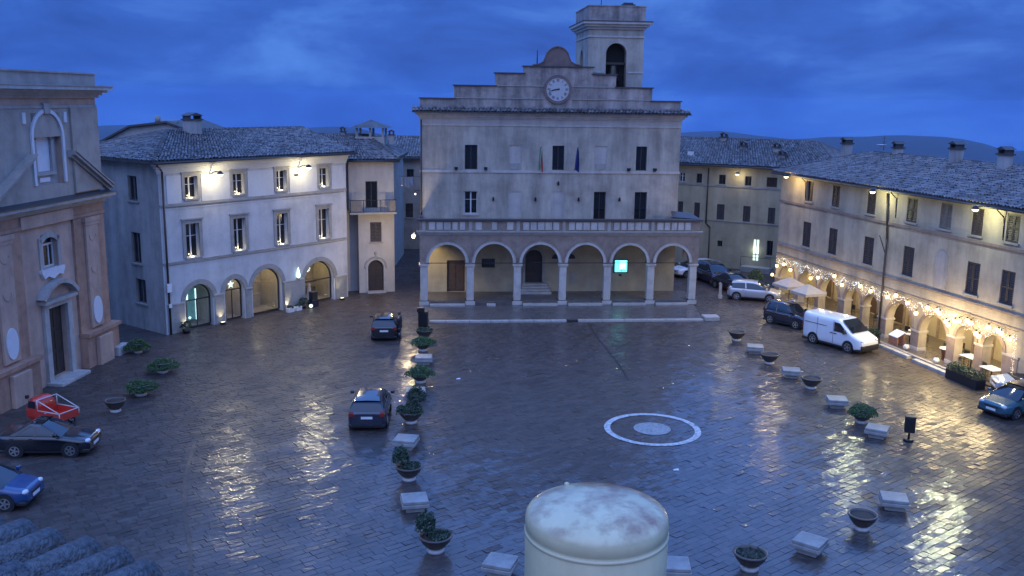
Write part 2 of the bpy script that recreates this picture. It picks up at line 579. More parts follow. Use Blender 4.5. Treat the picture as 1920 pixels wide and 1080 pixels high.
def window(B, u0, u1, z0, z1, style, depth=.22, surround=None, sill=True, lit=False, sm='grey_stone', y=0.0):
    """one window in its opening: frame, panes or shutters, sill and stone surround"""
    w, h = u1 - u0, z1 - z0
    fr = B.mb()
    t = .06
    yy = y + depth - .06
    for b in ((u0, u0 + t, z0, z1), (u1 - t, u1, z0, z1), (u0 + t, u1 - t, z1 - t, z1), (u0 + t, u1 - t, z0, z0 + t)):
        fr.box(b[0], b[1], yy, yy + .06, b[2], b[3])
    frame_m = {'panes': 'pale_frame', 'dark': 'dark_wood', 'shut': 'shutter_brown', 'shutgrey': 'shutter_grey', 'blind': 'blind_plaster'}[style]
    wd = B.part('window', fr, frame_m)
    if style in ('panes', 'dark'):
        m_ = B.mb()
        um = (u0 + u1) / 2
        mw = .05 if style == 'panes' else .03
        m_.box(um - mw, um + mw, yy + .005, yy + .055, z0 + t, z1 - t)
        if style == 'panes':
            m_.box(u0 + t, um - mw, yy + .01, yy + .05, z0 + h * .62, z0 + h * .62 + .035)
            m_.box(um + mw, u1 - t, yy + .01, yy + .05, z0 + h * .62, z0 + h * .62 + .035)
        B.part('sash', m_, frame_m, wd)
        for a, b in ((u0 + t, um - mw), (um + mw, u1 - t)):
            g = B.mb()
            g.box(a, b, yy + .03, yy + .04, z0 + t, z1 - t)
            B.part('pane', g, 'window_glass', wd)
        bk = B.mb()
        bk.box(u0, u1, yy + .5, yy + .52, z0, z1)
        B.part('dark_room', bk, 'dark_inside', wd)
    elif style in ('shut', 'shutgrey'):
        um = (u0 + u1) / 2
        for a, b in ((u0 + .02, um - .008), (um + .008, u1 - .02)):
            g = B.mb()
            yf = y + depth - .10
            g.box(a, a + .07, yf, yf + .05, z0 + .02, z1 - .02)
            g.box(b - .07, b, yf, yf + .05, z0 + .02, z1 - .02)
            for zz in (z0 + .02, (z0 + z1) / 2 - .04, z1 - .10):
                g.box(a + .07, b - .07, yf, yf + .05, zz, zz + .08)
            k = int((h - .2) / .11)
            for q in range(k):
                zz = z0 + .1 + q * (h - .2) / k
                g.add([(a + .07, yf + .005, zz), (b - .07, yf + .005, zz), (b - .07, yf + .045, zz + .09), (a + .07, yf + .045, zz + .09)], [(0, 1, 2, 3)])
            B.part('shutter', g, frame_m, wd)
    else:
        g = B.mb()
        g.box(u0 + t, u1 - t, yy + .02, yy + .08, z0 + t, z1 - t)
        B.part('infill', g, 'blind_plaster', wd)
    if sill:
        g = B.mb()
        g.box(u0 - .10, u1 + .10, y - .09, y + .06, z0 - .11, z0 - .003)
        B.part('sill', g, sm, wd)
    if surround:
        g = B.mb()
        s_ = surround
        g.box(u0 - s_, u0, y - .05, y + .05, z0, z1 + s_)
        g.box(u1, u1 + s_, y - .05, y + .05, z0, z1 + s_)
        g.box(u0, u1, y - .05, y + .05, z1, z1 + s_)
        g.box(u0 - s_ - .07, u1 + s_ + .07, y - .12, y + .05, z1 + s_, z1 + s_ + .09)
        B.part('surround', g, sm, wd)
    if lit:
        g = B.mb()
        um_ = (u0 + u1) / 2
        g.box(um_ - .09, um_ + .09, y + .02, y + .10, z0 + .002, z0 + .07)
        B.part('sill_lamp', g, 'lamp_head_lit', wd)
        B.light(um_, y + .06, z0 + .16, 4.0, PALE, .04, parent=wd)
    return wd


def solid(B, u0, u1, y0, y1, z0, z1, m, name='wall', front=False, top=False, parent=None):
    """side and back walls of a building (its front is a wall sheet with openings)"""
    g = B.mb()
    g.quad((u0, y0, z0), (u0, y1, z0), (u0, y1, z1), (u0, y0, z1))
    g.quad((u1, y1, z0), (u1, y0, z0), (u1, y0, z1), (u1, y1, z1))
    g.quad((u1, y1, z0), (u0, y1, z0), (u0, y1, z1), (u1, y1, z1))
    if front:
        g.quad((u0, y0, z0), (u1, y0, z0), (u1, y0, z1), (u0, y0, z1))
    if top:
        g.quad((u0, y0, z1), (u1, y0, z1), (u1, y1, z1), (u0, y1, z1))
    return B.part(name, g, m, parent)


def roof(B, u0, u1, y0, y1, ze, zr, hipl=0.0, hipr=0.0, over=.55, thick=.14, tile=True, back=True):
    """ridge roof along u with overhang; hip lengths at each end; rows of tiles on the slopes one can see"""
    a0, a1, b0, b1 = u0 - over, u1 + over, y0 - over, y1 + over
    ym = (b0 + b1) / 2
    rl, rr = a0 + hipl, a1 - hipr
    g = B.mb()
    E_ = [(a0, b0, ze), (a1, b0, ze), (a1, b1, ze), (a0, b1, ze)]
    L_ = [(p[0], p[1], ze - thick) for p in E_]
    rd = [(rl, ym, zr), (rr, ym, zr)]
    g.add(E_ + L_ + rd, [(0, 1, 9, 8), (2, 3, 8, 9), (1, 2, 9), (3, 0, 8), (4, 5, 1, 0), (5, 6, 2, 1), (6, 7, 3, 2), (7, 4, 0, 3), (7, 6, 5, 4)])
    r_ = B.part('roof', g, 'roof_base')
    if tile:
        tiles_on(B, 'roof_tiles', [E_[0], E_[1], rd[1], rd[0]], r_)
        if hipl:
            tiles_on(B, 'roof_tiles', [E_[3], E_[0], rd[0], rd[0]], r_)
        if hipr:
            tiles_on(B, 'roof_tiles', [E_[1], E_[2], rd[1], rd[1]], r_)
        cap = B.mb()
        n = max(2, int((rr - rl) / .4))
        for i in range(n):
            p = rl + (rr - rl) * i / n
            q = rl + (rr - rl) * (i + 1.15) / n
            cap.cyl((p, ym, zr + .03), (q, ym, zr + .015), .13, .11, 8)
        for (cx, cy), s_ in (((a0, b0), 0), ((a0, b1), 0), ((a1, b0), 1), ((a1, b1), 1)):
            if (hipl if s_ == 0 else hipr):
                A, Bq = Vector((cx, cy, ze)), Vector(rd[s_])
                n = max(2, int((Bq - A).length / .4))
                for i in range(n):
                    p, q = A.lerp(Bq, i / n), A.lerp(Bq, min(1, (i + 1.15) / n))
                    cap.cyl(tuple(p + Vector((0, 0, .06))), tuple(q + Vector((0, 0, .045))), .12, .10, 8)
        o = B.part('ridge_tiles', cap, 'roof_tile', r_)
        o['kind'] = 'stuff'
    gt = B.mb()
    gt.cyl((a0, b0 - .05, ze - .10), (a1, b0 - .05, ze - .10), .075, .075, 8)
    B.part('gutter', gt, 'gutter_metal', r_)
    return r_


def chimney(B, u, y, z0, z1, w=.8, d=.7, m='side_stucco', parent=None):
    g = B.mb()
    g.box(u - w / 2, u + w / 2, y - d / 2, y + d / 2, z0, z1)
    c = B.part('chimney', g, m, parent)
    k = B.mb()
    k.box(u - w / 2 - .09, u + w / 2 + .09, y - d / 2 - .09, y + d / 2 + .09, z1, z1 + .09)
    for a in (-1, 1):
        k.box(u + a * (w / 2 - .05) - .05, u + a * (w / 2 - .05) + .05, y - d / 2, y + d / 2, z1 + .09, z1 + .32)
    k.prism([(u - w / 2 - .12, z1 + .32), (u + w / 2 + .12, z1 + .32), (u, z1 + .52)], 'y', y - d / 2 - .1, y + d / 2 + .1)
    B.part('chimney_cap', k, 'roof_base', c)
    return c


def wall_lamp(B, u, z, label, reach=1.0, power=120, color=PALE, down=.85, group='street lamps on wall brackets', spot=True, arc=False, y0=0.0):
    """bracket lamp: a thing of its own fixed to the facade"""
    x, y = B.w(u, y0)
    L_ = thing('street_lamp', label, 'street lamp', (x, y, z), -B.az, group)
    a = MB()
    if arc:
        pts = [(0.9, -.02, -1.6), (0.85, -.05, -.4), (.6, -reach * .4, .12), (.2, -reach * .85, .16), (0, -reach, .08)]
        a.tube(pts, .03, 8)
    else:
        a.tube([(0, -.01, -.1), (0, -reach * .5, .10), (0, -reach, .10)], .028, 8)
    obj('bracket', a, 'metal_dark', L_)
    h = MB()
    h.lathe([(0.0, .18), (.08, .16), (.20, .02), (.21, -.02)], (0, -reach, 0), 16)
    obj('lamp_shade', h, 'metal_dark', L_)
    q = MB()
    q.lathe([(.19, -.02), (.16, -.10), (.08, -.15), (0, -.16)], (0, -reach, 0), 16)
    obj('lamp_glass', q, 'lamp_head_lit', L_)
    for k_, e_ in (('POINT', power * .34), ('SPOT', power * 2.3)):
        d = bpy.data.lights.new('lamp_light', k_)
        d.energy = e_
        d.color = color
        d.shadow_soft_size = .10
        o = bpy.data.objects.new('lamp_light', d)
        COL.objects.link(o)
        o.parent = L_
        o.location = (0, -reach, -.24)
        if k_ == 'SPOT':        # the lamp's reflector throws most light outward over the square
            d.spot_size = R(118)
            d.spot_blend = .5
            o.rotation_euler = Vector((0, -.95, -1)).to_track_quat('-Z', 'Y').to_euler()
    return L_

# ------------------------------------------------------------------ far terrain: hilltop town, valley and hills
def hill_px(px):
    T = [(-4000, 262), (-600, 258), (0, 250), (190, 238), (410, 240), (500, 248), (600, 240), (660, 240), (720, 256), (787, 266), (1275, 255), (1339, 254),
         (1438, 264), (1488, 268), (1534, 262), (1665, 259), (1771, 267), (1824, 273), (1877, 291), (1920, 303), (2300, 290), (6000, 262)]
    for (a, p), (b, q) in zip(T[:-1], T[1:]):
        if a <= px <= b:
            return p + (q - p) * (px - a) / (b - a)
    return 262


tm = MB()
radii = [3, 60, 100, 130, 200, 400, 900, 2000, 3600, 4600, 5400, 6000, 6600, 7400, 9000]
NA = 360
hr = random.Random(3)
for r in radii:
    for k in range(NA):
        a = 2 * math.pi * k / NA
        s_ = math.sin(a)
        c_ = math.cos(a)
        if c_ > .12:
            px = 960 + 1788 * s_ / c_
        else:
            px = 6000 if s_ > 0 else -4000
        py = hill_px(max(-3900, min(5900, px)))
        py -= 8 if px > 900 else 3
        py += -.014 * (max(-400, min(2300, px)) - 960)
        zt = 15 - 6000 * max(.3, math.cos(math.atan2(s_, max(c_, .3)))) * (py - 185) / 1788
        wob = 14 * math.sin(a * 31 + r * .003) + 9 * math.sin(a * 57 + r * .01) + hr.uniform(-5, 5)
        z = {3: -.35, 60: -.35, 100: -.35, 130: -1.2, 200: -12, 400: -55, 900: -150, 2000: -280, 3600: -330, 4600: -320}.get(r)
        if z is None:
            f = {5400: .45, 6000: .82, 6600: 1.0, 7400: .55, 9000: -.6}[r]
            base = -330
            z = base + (zt * (1.1 if r == 6600 else 1.0) - base) * f + (wob if r != 6600 else wob * .4)
        elif r >= 900:
            z += wob
        tm.v.append((r * s_, r * c_, z))
for i in range(len(radii) - 1):
    for k in range(NA):
        q = (k + 1) % NA
        tm.f.append((i * NA + k, i * NA + q, (i + 1) * NA + q, (i + 1) * NA + k))
        tm.sm.append(True)
        tm.t.append(.5)
tm.f.append(list(range(NA)))
tm.sm.append(False)
tm.t.append(.5)
terrain = obj('terrain', tm, 'terrain_green', keep=True)
terrain['kind'] = 'structure'

# ------------------------------------------------------------------ piazza: joint bed and stone slabs
pz = MB()
pz.box(-45, 45, 18, 128, -.30, -.022)
piazza = obj('piazza', pz, 'paver_joint')
piazza['kind'] = 'structure'
ca, sa = math.cos(R(38)), math.sin(R(38))
LW, LH = .56, .30
near, far = [], []
row = -220
for row in range(-80, 440):
    v_ = row * LH
    u_ = -60.0 + (row % 2) * .33
    while u_ < 140:
        ln = LW * rng.uniform(.7, 1.35)
        uc = u_ + ln / 2
        x, y = uc * ca - v_ * sa, uc * sa + v_ * ca
        u_ += ln
        if not (-33 < x < 34 and 24.5 < y < 100):
            continue
        if abs(x) > y * .565 + 1.2:
            continue
        (near if y < 42 else far).append((x, y, ln))
near.sort(key=lambda p: p[1] + .02 * abs(p[0]))
vis = [p for p in near if p[1] > 27.6 and abs(p[0] - .4) < p[1] * .53 and not (-.6 < p[0] - p[1] * .095 < .0)]
single = set(vis[:300])


def slab_geo(mb, x, y, ln, z, tx, ty, tint, rot=R(38)):
    c, s = math.cos(rot), math.sin(rot)
    a, b = ln / 2 - .0035, LH / 2 - .0035
    q = .009
    vs = []
    for (p, r_, dz) in ((-a, -b, -.009), (a, -b, -.009), (a, b, -.009), (-a, b, -.009), (-a + q, -b + q, 0), (a - q, -b + q, 0), (a - q, b - q, 0), (-a + q, b - q, 0)):
        vs.append((x + p * c - r_ * s, y + p * s + r_ * c, z + dz + (p * tx + r_ * ty if dz == 0 else 0)))
    mb.add(vs, [(4, 5, 6, 7), (0, 1, 5, 4), (1, 2, 6, 5), (2, 3, 7, 6), (3, 0, 4, 7)], tint=tint)


rest = MB()
for p in near + far:
    if p in single:
        continue
    slab_geo(rest, p[0], p[1], p[2], rng.gauss(0, .0025), rng.gauss(0, .020), rng.gauss(0, .024), rng.random())
o = obj('paving_slabs', rest, 'paver', piazza, keep=True)
o['kind'] = 'stuff'
protos = []
for k in range(10):
    g = MB()
    slab_geo(g, 0, 0, LW, 0, rng.gauss(0, .020), rng.gauss(0, .024), rng.random(), rot=0)
    protos.append(obj('paving_slab', g, 'paver', piazza, keep=True))
protos_used = [False] * 10
for p in vis[:300]:
    k = rng.randrange(10)
    s_ = protos[k] if not protos_used[k] else protos[k].copy()
    if protos_used[k]:
        COL.objects.link(s_)
    protos_used[k] = True
    s_.location = (p[0], p[1], rng.gauss(0, .0025))
    s_.rotation_euler = (0, 0, R(38) + (math.pi if rng.random() < .5 else 0))
    s_.scale = (p[2] / LW, 1, 1)
# drainage channels set into the paving
def channel(pts, w=.16):
    g = MB()
    P_ = [Vector((*p, .012)) for p in pts]
    for a, b in zip(P_[:-1], P_[1:]):
        n = (b - a).normalized().cross(Vector((0, 0, 1))) * w
        k = max(1, int((b - a).length / .8))
        for i in range(k):
            p, q = a.lerp(b, i / k), a.lerp(b, (i + .97) / k)
            g.add([tuple(p - n), tuple(q - n), tuple(q + n), tuple(p + n), tuple(p - n * .2 - Vector((0, 0, .02))), tuple(q - n * .2 - Vector((0, 0, .02)))],
                  [(0, 1, 2, 3)])
    c = obj('drain_channel', g, 'paver_joint')
    c['kind'] = 'structure'


channel([(-13.83, 39.71), (-13.0, 36.0), (-11.89, 32.61), (-10.8, 30), (-9.86, 27.3)], .07)
channel([(5.3, 63.2), (5.6, 59), (6.2, 54), (6.46, 50)], .05)
# painted ring mark
rm = MB()
n = 72
for i in range(n):
    a, b = 2 * math.pi * i / n, 2 * math.pi * (i + 1) / n
    vs = []
    for z in (.013, .017):
        for r in (1.95, 2.24):
            for t in (a, b):
                vs.append((r * math.cos(t), r * math.sin(t), z))
    rm.add(vs, [(4, 6, 7, 5), (0, 2, 6, 4), (3, 1, 5, 7)])
ring = obj('ground_ring', rm, 'paint_white', loc=(6.62, 42.30, 0))
tag(ring, 'white ring painted on the dark paving round a pale disc', 'ground marking')
dm = MB()
dm.cyl((0, 0, .012), (0, 0, .017), .86, .86, 48, smooth=False)
disc = obj('ground_disc', dm, 'paint_worn', loc=(6.62, 42.34, 0))
tag(disc, 'worn pale disc at the centre of the white ring on the paving', 'ground marking')

# ------------------------------------------------------------------ town hall
B = Bld('town_hall', 'long stone town hall with six arched portico, stepped attic and clock', 'town hall', -.08995, 71.80, -.5)
TOP = [(2.8, 3.74, 'dark'), (6.1, 7.05, 'blind'), (9.39, 10.29, 'dark'), (12.62, 13.54, 'blind'), (15.78, 16.62, 'dark')]
LOW = [(2.78, 3.76, 6.42, 'panes'), (6.11, 7.08, 6.25, 'blind'), (9.35, 10.34, 6.15, 'blind'), (12.64, 13.56, 6.0, 'dark'), (15.8, 16.75, 5.97, 'dark')]
g = B.mb()
g.wall(-.5, 19.15, 5.5, 14.0, [(a, b, 9.75, 11.58) for a, b, s in TOP] + [(a, b, z, 8.13) for a, b, z, s in LOW])
B.part('wall', g, 'palace_stucco')
solid(B, -.5, 19.15, 0, 13, 0, 14.0, 'palace_stucco', 'side_wall', top=True)
g = B.mb()
g.wall(-.5, 19.15, .0, 5.5, [(1.47, 2.84, .42, 2.86), (4.12, 5.14, 2.29, 2.99), (7.47, 8.79, 1.1, 3.02, 'arch')], d=.35)
B.part('inner_wall', g, 'ochre_wall')
for a, b, s in TOP:
    window(B, a, b, 9.75, 11.58, s, sill=False, depth=.10 if s == 'blind' else .25)
    if s == 'blind':
        g = B.mb()
        g.box(a + .12, b - .12, -.005, .05, 9.80, 10.25)
        B.part('patch', g, 'grey_stone')
for a, b, z, s in LOW:
    window(B, a, b, z, 8.13, s, sill=(s == 'panes'), depth=.08 if s == 'blind' else .25, sm='pale_stone')
for (z0, z1, y) in ((9.52, 9.70, -.07), (12.98, 13.1, -.05), (13.5, 13.62, -.10), (13.62, 13.78, -.22), (13.78, 13.92, -.38)):
    g = B.mb()
    g.box(-.5 + y, 19.15 - y, y, .02, z0, z1)
    B.part('string_course' if z0 < 12 else 'cornice_moulding', g, 'pale_stone')
g = B.mb()
g.box(-.53, 19.18, -.03, .02, 13.10, 13.50)
B.part('frieze', g, 'blind_plaster')
g = B.mb()
g.add([(-1.1, -.62, 13.92), (19.75, -.62, 13.92), (19.75, -.62, 14.0), (-1.1, -.62, 14.0), (-1.1, .1, 13.92), (19.75, .1, 13.92), (19.75, .1, 14.28), (-1.1, .1, 14.28)],
      [(0, 1, 2, 3), (3, 2, 6, 7), (0, 4, 5, 1), (0, 3, 7, 4), (1, 5, 6, 2)])
B.part('eave', g, 'roof_base')
tiles_on(B, 'eave_tiles', [(-1.12, -.66, 14.0), (19.78, -.66, 14.0), (19.78, .06, 14.3), (-1.12, .06, 14.3)], course=.36)
g = B.mb()
g.prism([(-.51, 14.0), (-.51, 14.91), (2.0, 14.91), (2.0, 15.87), (5.05, 15.87), (5.05, 16.8), (7.16, 16.8), (7.16, 17.32), (12.31, 17.32), (12.31, 16.8),
         (14.07, 16.8), (14.07, 15.87), (16.85, 15.87), (16.85, 14.91), (19.06, 14.91), (19.06, 14.0)], 'y', .08, .78)
at = B.part('attic', g, 'attic_stucco')
for a, b, z in ((-.51, 2.0, 14.91), (16.85, 19.06, 14.91), (2.0, 5.05, 15.87), (14.07, 16.85, 15.87), (5.05, 7.16, 16.8), (12.31, 14.07, 16.8), (7.16, 12.31, 17.32)):
    g = B.mb()
    g.box(a - .10, b + .10, -.02, .88, z + .003, z + .09)
    B.part('coping', g, 'gutter_metal', at)
for a, b, z in ((2.0, 8.6, 14.98), (10.8, 16.85, 14.98), (5.05, 8.7, 15.9), (10.7, 14.07, 15.9)):
    g = B.mb()
    g.box(a, b, .02, .1, z, z + .06)
    B.part('moulding', g, 'grey_stone', at)
prof = [(7.76, 17.42), (8.3, 17.52), (8.6, 17.68), (8.72, 17.95), (8.85, 18.3), (9.05, 18.55), (9.3, 18.70), (9.64, 18.78), (9.98, 18.70), (10.23, 18.55), (10.42, 18.3), (10.55, 17.95),
        (10.68, 17.68), (10.98, 17.52), (11.52, 17.42)]
g = B.mb()
g.prism([(7.76, 17.32)] + prof + [(11.52, 17.32)], 'y', .12, .7)
od = B.part('gable_ornament', g, 'ornament_brick', at)
g = B.mb()
for (a, za), (b, zb) in zip(prof[:-1], prof[1:]):
    g.add([(a, .05, za), (b, .05, zb), (b, .05, zb + .08), (a, .05, za + .08), (a, .78, za), (b, .78, zb), (b, .78, zb + .08), (a, .78, za + .08)],
          [(0, 1, 2, 3), (3, 2, 6, 7), (0, 4, 5, 1)])
B.part('ornament_rim', g, 'ornament_brick', at)
g = B.mb()
g.cyl((8.15, .4, 17.4), (8.15, .4, 18.55), .045, .03, 8)
g.lathe([(0, 0), (.09, .03), (.09, .12), (0, .16)], (8.15, .4, 17.42), 8)
B.part('finial', g, 'metal_dark', at)
# clock
CX, CZ = 9.68, 15.72
ck = B.mb()
ck.ring(CX, CZ, .86, 1.05, -.10, .1, 40, 0, 2 * math.pi)
clock = B.part('clock', ck, 'ornament_brick')
g = B.mb()
g.cyl((CX, -.04, CZ), (CX, .09, CZ), .87, .87, 40, smooth=False)
B.part('clock_face', g, 'clock_white', clock)
NUM = ['XII', 'I', 'II', 'III', 'IIII', 'V', 'VI', 'VII', 'VIII', 'IX', 'X', 'XI']
for k, s in enumerate(NUM):
    a = math.pi / 2 - k * math.pi / 6
    rad = Vector((math.cos(a), math.sin(a)))
    tan = Vector((math.sin(a), -math.cos(a)))
    wid = {'I': .055, 'V': .10, 'X': .10}
    tot = sum(wid[c] for c in s)
    q = -tot / 2
    g = B.mb()

    def stroke(p, r_, w=.022):
        p, r_ = Vector(p), Vector(r_)
        nn = (r_ - p).normalized()
        nn = Vector((-nn.y, nn.x)) * w / 2
        c4 = [p - nn, r_ - nn, r_ + nn, p + nn]
        c4 = [Vector((CX, CZ)) + rad * (.66 + t.y) + tan * t.x for t in c4]
        g.add([(t.x, -.052, t.y) for t in c4] + [(t.x, -.041, t.y) for t in c4], [(0, 1, 2, 3), (0, 4, 5, 1), (1, 5, 6, 2), (2, 6, 7, 3), (3, 7, 4, 0)])
    for c in s:
        m0, m1 = q, q + wid[c]
        mid = (m0 + m1) / 2
        if c == 'I':
            stroke((mid, -.10), (mid, .10))
        elif c == 'V':
            stroke((m0 + .01, .10), (mid, -.10))
            stroke((m1 - .01, .10), (mid, -.10))
        else:
            stroke((m0 + .01, .10), (m1 - .01, -.10))
            stroke((m1 - .01, .10), (m0 + .01, -.10))
        q += wid[c]
    B.part('numeral', g, 'black_plastic', clock)
for ang, ln, w in ((math.pi / 2 - 2 * math.pi * 43 / 60, .66, .04), (math.pi / 2 - 2 * math.pi * (8 + 43 / 60) / 12, .44, .06)):
    d = Vector((math.cos(ang), math.sin(ang)))
    nn = Vector((-d.y, d.x)) * w
    c = Vector((CX, CZ))
    p4 = [c - d * .14 - nn, c + d * ln - nn * .4, c + d * ln + nn * .4, c - d * .14 + nn]
    g = B.mb()
    yy = -.075 if ln > .5 else -.060
    g.add([(t.x, yy, t.y) for t in p4] + [(t.x, yy + .01, t.y) for t in p4], [(0, 1, 2, 3), (7, 6, 5, 4), (0, 4, 5, 1), (1, 5, 6, 2), (2, 6, 7, 3), (3, 7, 4, 0)])
    B.part('clock_hand', g, 'black_plastic', clock)
# portico
PY = -3.46
cols = [-.25, 3.1, 6.55, 9.9, 13.22, 16.47, 19.66]
g = B.mb()
g.wall(-.56, 20.0, 3.15, 6.32, [(a + .33, b - .33, 3.15, 3.27, 'arch') for a, b in zip(cols[:-1], cols[1:])], y=PY, d=.5, n=24)
pf = B.part('portico_wall', g, 'portico_brick')
g = B.mb()
g.wall(-.56, 20.0, 3.15, 6.32, [(a + .33, b - .33, 3.15, 3.27, 'arch') for a, b in zip(cols[:-1], cols[1:])], y=PY + .5, d=.002, n=24)
B.part('portico_back', g, 'ochre_wall', pf)
for a, b in zip(cols[:-1], cols[1:]):
    g = B.mb()
    r_ = (b - a) / 2 - .33
    g.ring((a + b) / 2, 3.27, r_ - .005, r_ + .21, PY - .07, PY + .05, 24)
    B.part('arch_moulding', g, 'pale_stone', pf)
    g = B.mb()
    g.ring((a + b) / 2, 3.27, r_ + .21, r_ + .27, PY - .11, PY + .05, 24)
    B.part('arch_rim', g, 'portico_brick', pf)
    g = B.mb()
    g.tube([(a + .26, PY + .22, 3.2), (b - .26, PY + .22, 3.2)], .028, 6)
    B.part('tie_rod', g, 'metal_dark', pf)
for u in cols:
    g = B.mb()
    g.box(u - .27, u + .27, PY - .02, PY + .52, .42, 2.98)
    c = B.part('pillar', g, 'pale_stone', bevel=.05)
    g = B.mb()
    g.box(u - .36, u + .36, PY - .10, PY + .60, .10, .42)
    B.part('pillar_base', g, 'pale_stone', c, bevel=.03)
    g = B.mb()
    g.box(u - .33, u + .33, PY - .07, PY + .57, 2.98, 3.06)
    g.box(u - .37, u + .37, PY - .11, PY + .61, 3.06, 3.147)
    B.part('capital', g, 'pale_stone', c)
for z0, z1, y in ((5.28, 5.40, .06), (5.40, 5.50, .14), (5.50, 5.60, .22)):
    g = B.mb()
    g.box(-.56 - y, 20.0 + y, PY - y, PY + .02, z0, z1)
    B.part('portico_cornice', g, 'grey_stone', pf)
g = B.mb()
g.box(-.75, 20.2, PY - .16, PY + .42, 6.322, 6.44)
B.part('parapet_coping', g, 'gutter_metal', pf)
for a, b in zip(cols[:-1], cols[1:]):
    g = B.mb()
    g.box(a - .12, a + .12, PY - .06, PY + .02, 5.602, 6.31)
    B.part('parapet_pier', g, 'grey_stone', pf)
    k = 5
    for i in range(k):
        c0 = a + .30 + (b - a - .60) * (i + .5) / k
        if rng.random() < .08:
            continue
        w = rng.uniform(.18, .24)
        g = B.mb()
        g.box(c0 - w, c0 + w, PY - .045, PY + .02, 5.68, 6.24)
        B.part('parapet_panel', g, 'pale_stone', pf)
g = B.mb()
g.box(-.5, 20.0, PY + .5, 0, 5.30, 5.5)
B.part('portico_ceiling', g, 'ochre_wall')
for u in (-.56, 19.75):
    g = B.mb()
    n_ = 16
    r_ = (3.46 - .9) / 2
    yc = PY / 2 + .25
    for q in range(n_):
        t0, t1 = math.pi * q / n_, math.pi * (q + 1) / n_
        p = [(yc + r_ * math.cos(t0), 3.27 + r_ * math.sin(t0)), (yc + r_ * math.cos(t1), 3.27 + r_ * math.sin(t1))]
        for uu in (u, u + .25):
            g.quad((uu, p[0][0], p[0][1]), (uu, p[1][0], p[1][1]), (uu, p[1][0], 6.3), (uu, p[0][0], 6.3))
        g.quad((u, p[0][0], p[0][1]), (u, p[1][0], p[1][1]), (u + .25, p[1][0], p[1][1]), (u + .25, p[0][0], p[0][1]))
    for y0, y1 in ((PY + .002, yc - r_), (yc + r_, -.002)):
        g.box(u, u + .25, y0, y1, 3.15, 6.3)
    B.part('portico_side', g, 'portico_brick', pf)
g = B.mb()
g.box(-.6, 20.05, PY - .08, -.002, -.2, .42)
B.part('portico_floor', g, 'pale_paving')
for i in range(6):
    a, b = cols[i] + .40, cols[i + 1] - .40
    if i == 1:
        a, b = a + .8, b - 1.2
    g = B.mb()
    g.box(a, b, PY - .46, PY - .085, .10, .27)
    B.part('step', g, 'pale_stone_wet', bevel=.02)
g = B.mb()
g.prism([(.1, -8.25), (19.1, -8.25), (19.8, -3.6), (-.6, -3.6)], 'z', -.2, .115)
B.part('apron', g, 'pale_paving')
for k0, k1 in ((.1, 9.5), (10.3, 19.1)):
    uu = k0
    while uu < k1 - .3:
        ln = min(rng.uniform(1.1, 1.7), k1 - uu)
        if k1 - uu - ln < .5:
            ln = k1 - uu
        g = B.mb()
        g.box(uu + .008, uu + ln - .008, -8.62, -8.26, -.2, .135 + rng.uniform(-.006, .006))
        B.part('kerb_stone', g, 'pale_stone_wet', bevel=.02)
        uu += ln
g = B.mb()
g.box(9.52, 10.28, -8.60, -8.26, -.2, .05)
B.part('drain_grate', g, 'metal_dark')
g = B.mb()
g.box(19.2, 20.3, -8.5, -7.6, -.2, .28)
B.part('corner_stone', g, 'pale_stone_wet', bevel=.06)
# under the portico
g = B.mb()
g.box(1.47, 2.84, .18, .24, .42, 2.86)
for a in (1.55, 2.17):
    g.box(a, a + .58, .15, .18, .55, 2.75)
B.part('door', g, 'brown_wood')
g = B.mb()
g.box(4.12, 5.14, .15, .2, 2.29, 2.99)
w_ = B.part('low_window', g, 'window_glass')
g = B.mb()
for i in range(6):
    g.cyl((4.2 + i * .17, .05, 2.29), (4.2 + i * .17, .05, 2.99), .012, .012, 6)
B.part('bars', g, 'metal_dark', w_)
g = B.mb()
g.wall(7.47, 8.79, 1.1, 3.7, [], y=.26)
for a in (7.53, 8.16):
    for zz in (1.2, 2.05):
        g.box(a + .05, a + .5, .22, .26, zz, zz + .75)
B.part('door', g, 'dark_wood')
g = B.mb()
g.ring(8.13, 3.02, .66, .84, -.08, .05, 20, legs=1.9)
B.part('door_surround', g, 'grey_stone')
for i in range(4):
    g = B.mb()
    g.box(7.0 - .0 + i * .08, 9.4 - i * .08, -1.15 + i * .28, -.002, .42 + i * .17, .42 + (i + 1) * .17)
    B.part('door_step', g, 'pale_stone', bevel=.015)
for uc in (9.9, 10.95):
    g = B.mb()
    g.ring(uc, 2.98, .02, .38, -.04, -.003, 14)
    B.part('lunette', g, 'dark_wood')
g = B.mb()
g.box(9.3, 11.4, -.09, -.003, 2.86, 2.95)
B.part('shelf_moulding', g, 'pale_stone')
for a, b, z0, z1, m_ in ((11.0, 11.5, 1.0, 2.0, 'grey_stone'), (14.78, 15.0, 1.62, 1.76, 'black_plastic')):
    g = B.mb()
    g.box(a, b, -.05, -.003, z0, z1)
    B.part('wall_plaque', g, m_)
nb = B.mb()
nb.box(14.36, 15.47, -.16, -.003, 1.90, 2.94)
nbo = thing('notice_board', 'glowing turquoise notice board on the wall under the fifth portico arch', 'notice board', (*B.w(14.9, -.004), 1.9), -B.az)
nm = MB()
nm.box(-.55, .55, -.14, -.002, 0, 1.04)
obj('case', nm, 'metal_dark', nbo, bevel=.02)
nm = MB()
nm.box(-.49, .49, -.152, -.142, .06, .98)
obj('screen', nm, 'board_cyan', nbo)
nm = MB()
nm.box(-.12, .38, -.16, -.153, .22, .94)
obj('paper', nm, 'board_paper', nbo)
nm = MB()
for i, (a, b, z) in enumerate(((-.08, .1, .2), (.12, .3, .26), (-.02, .2, .12), (.22, .4, .14))):
    nm.box(a, b, -.168, -.161, z, z + .05)
obj('print', nm, 'black_plastic', nbo)
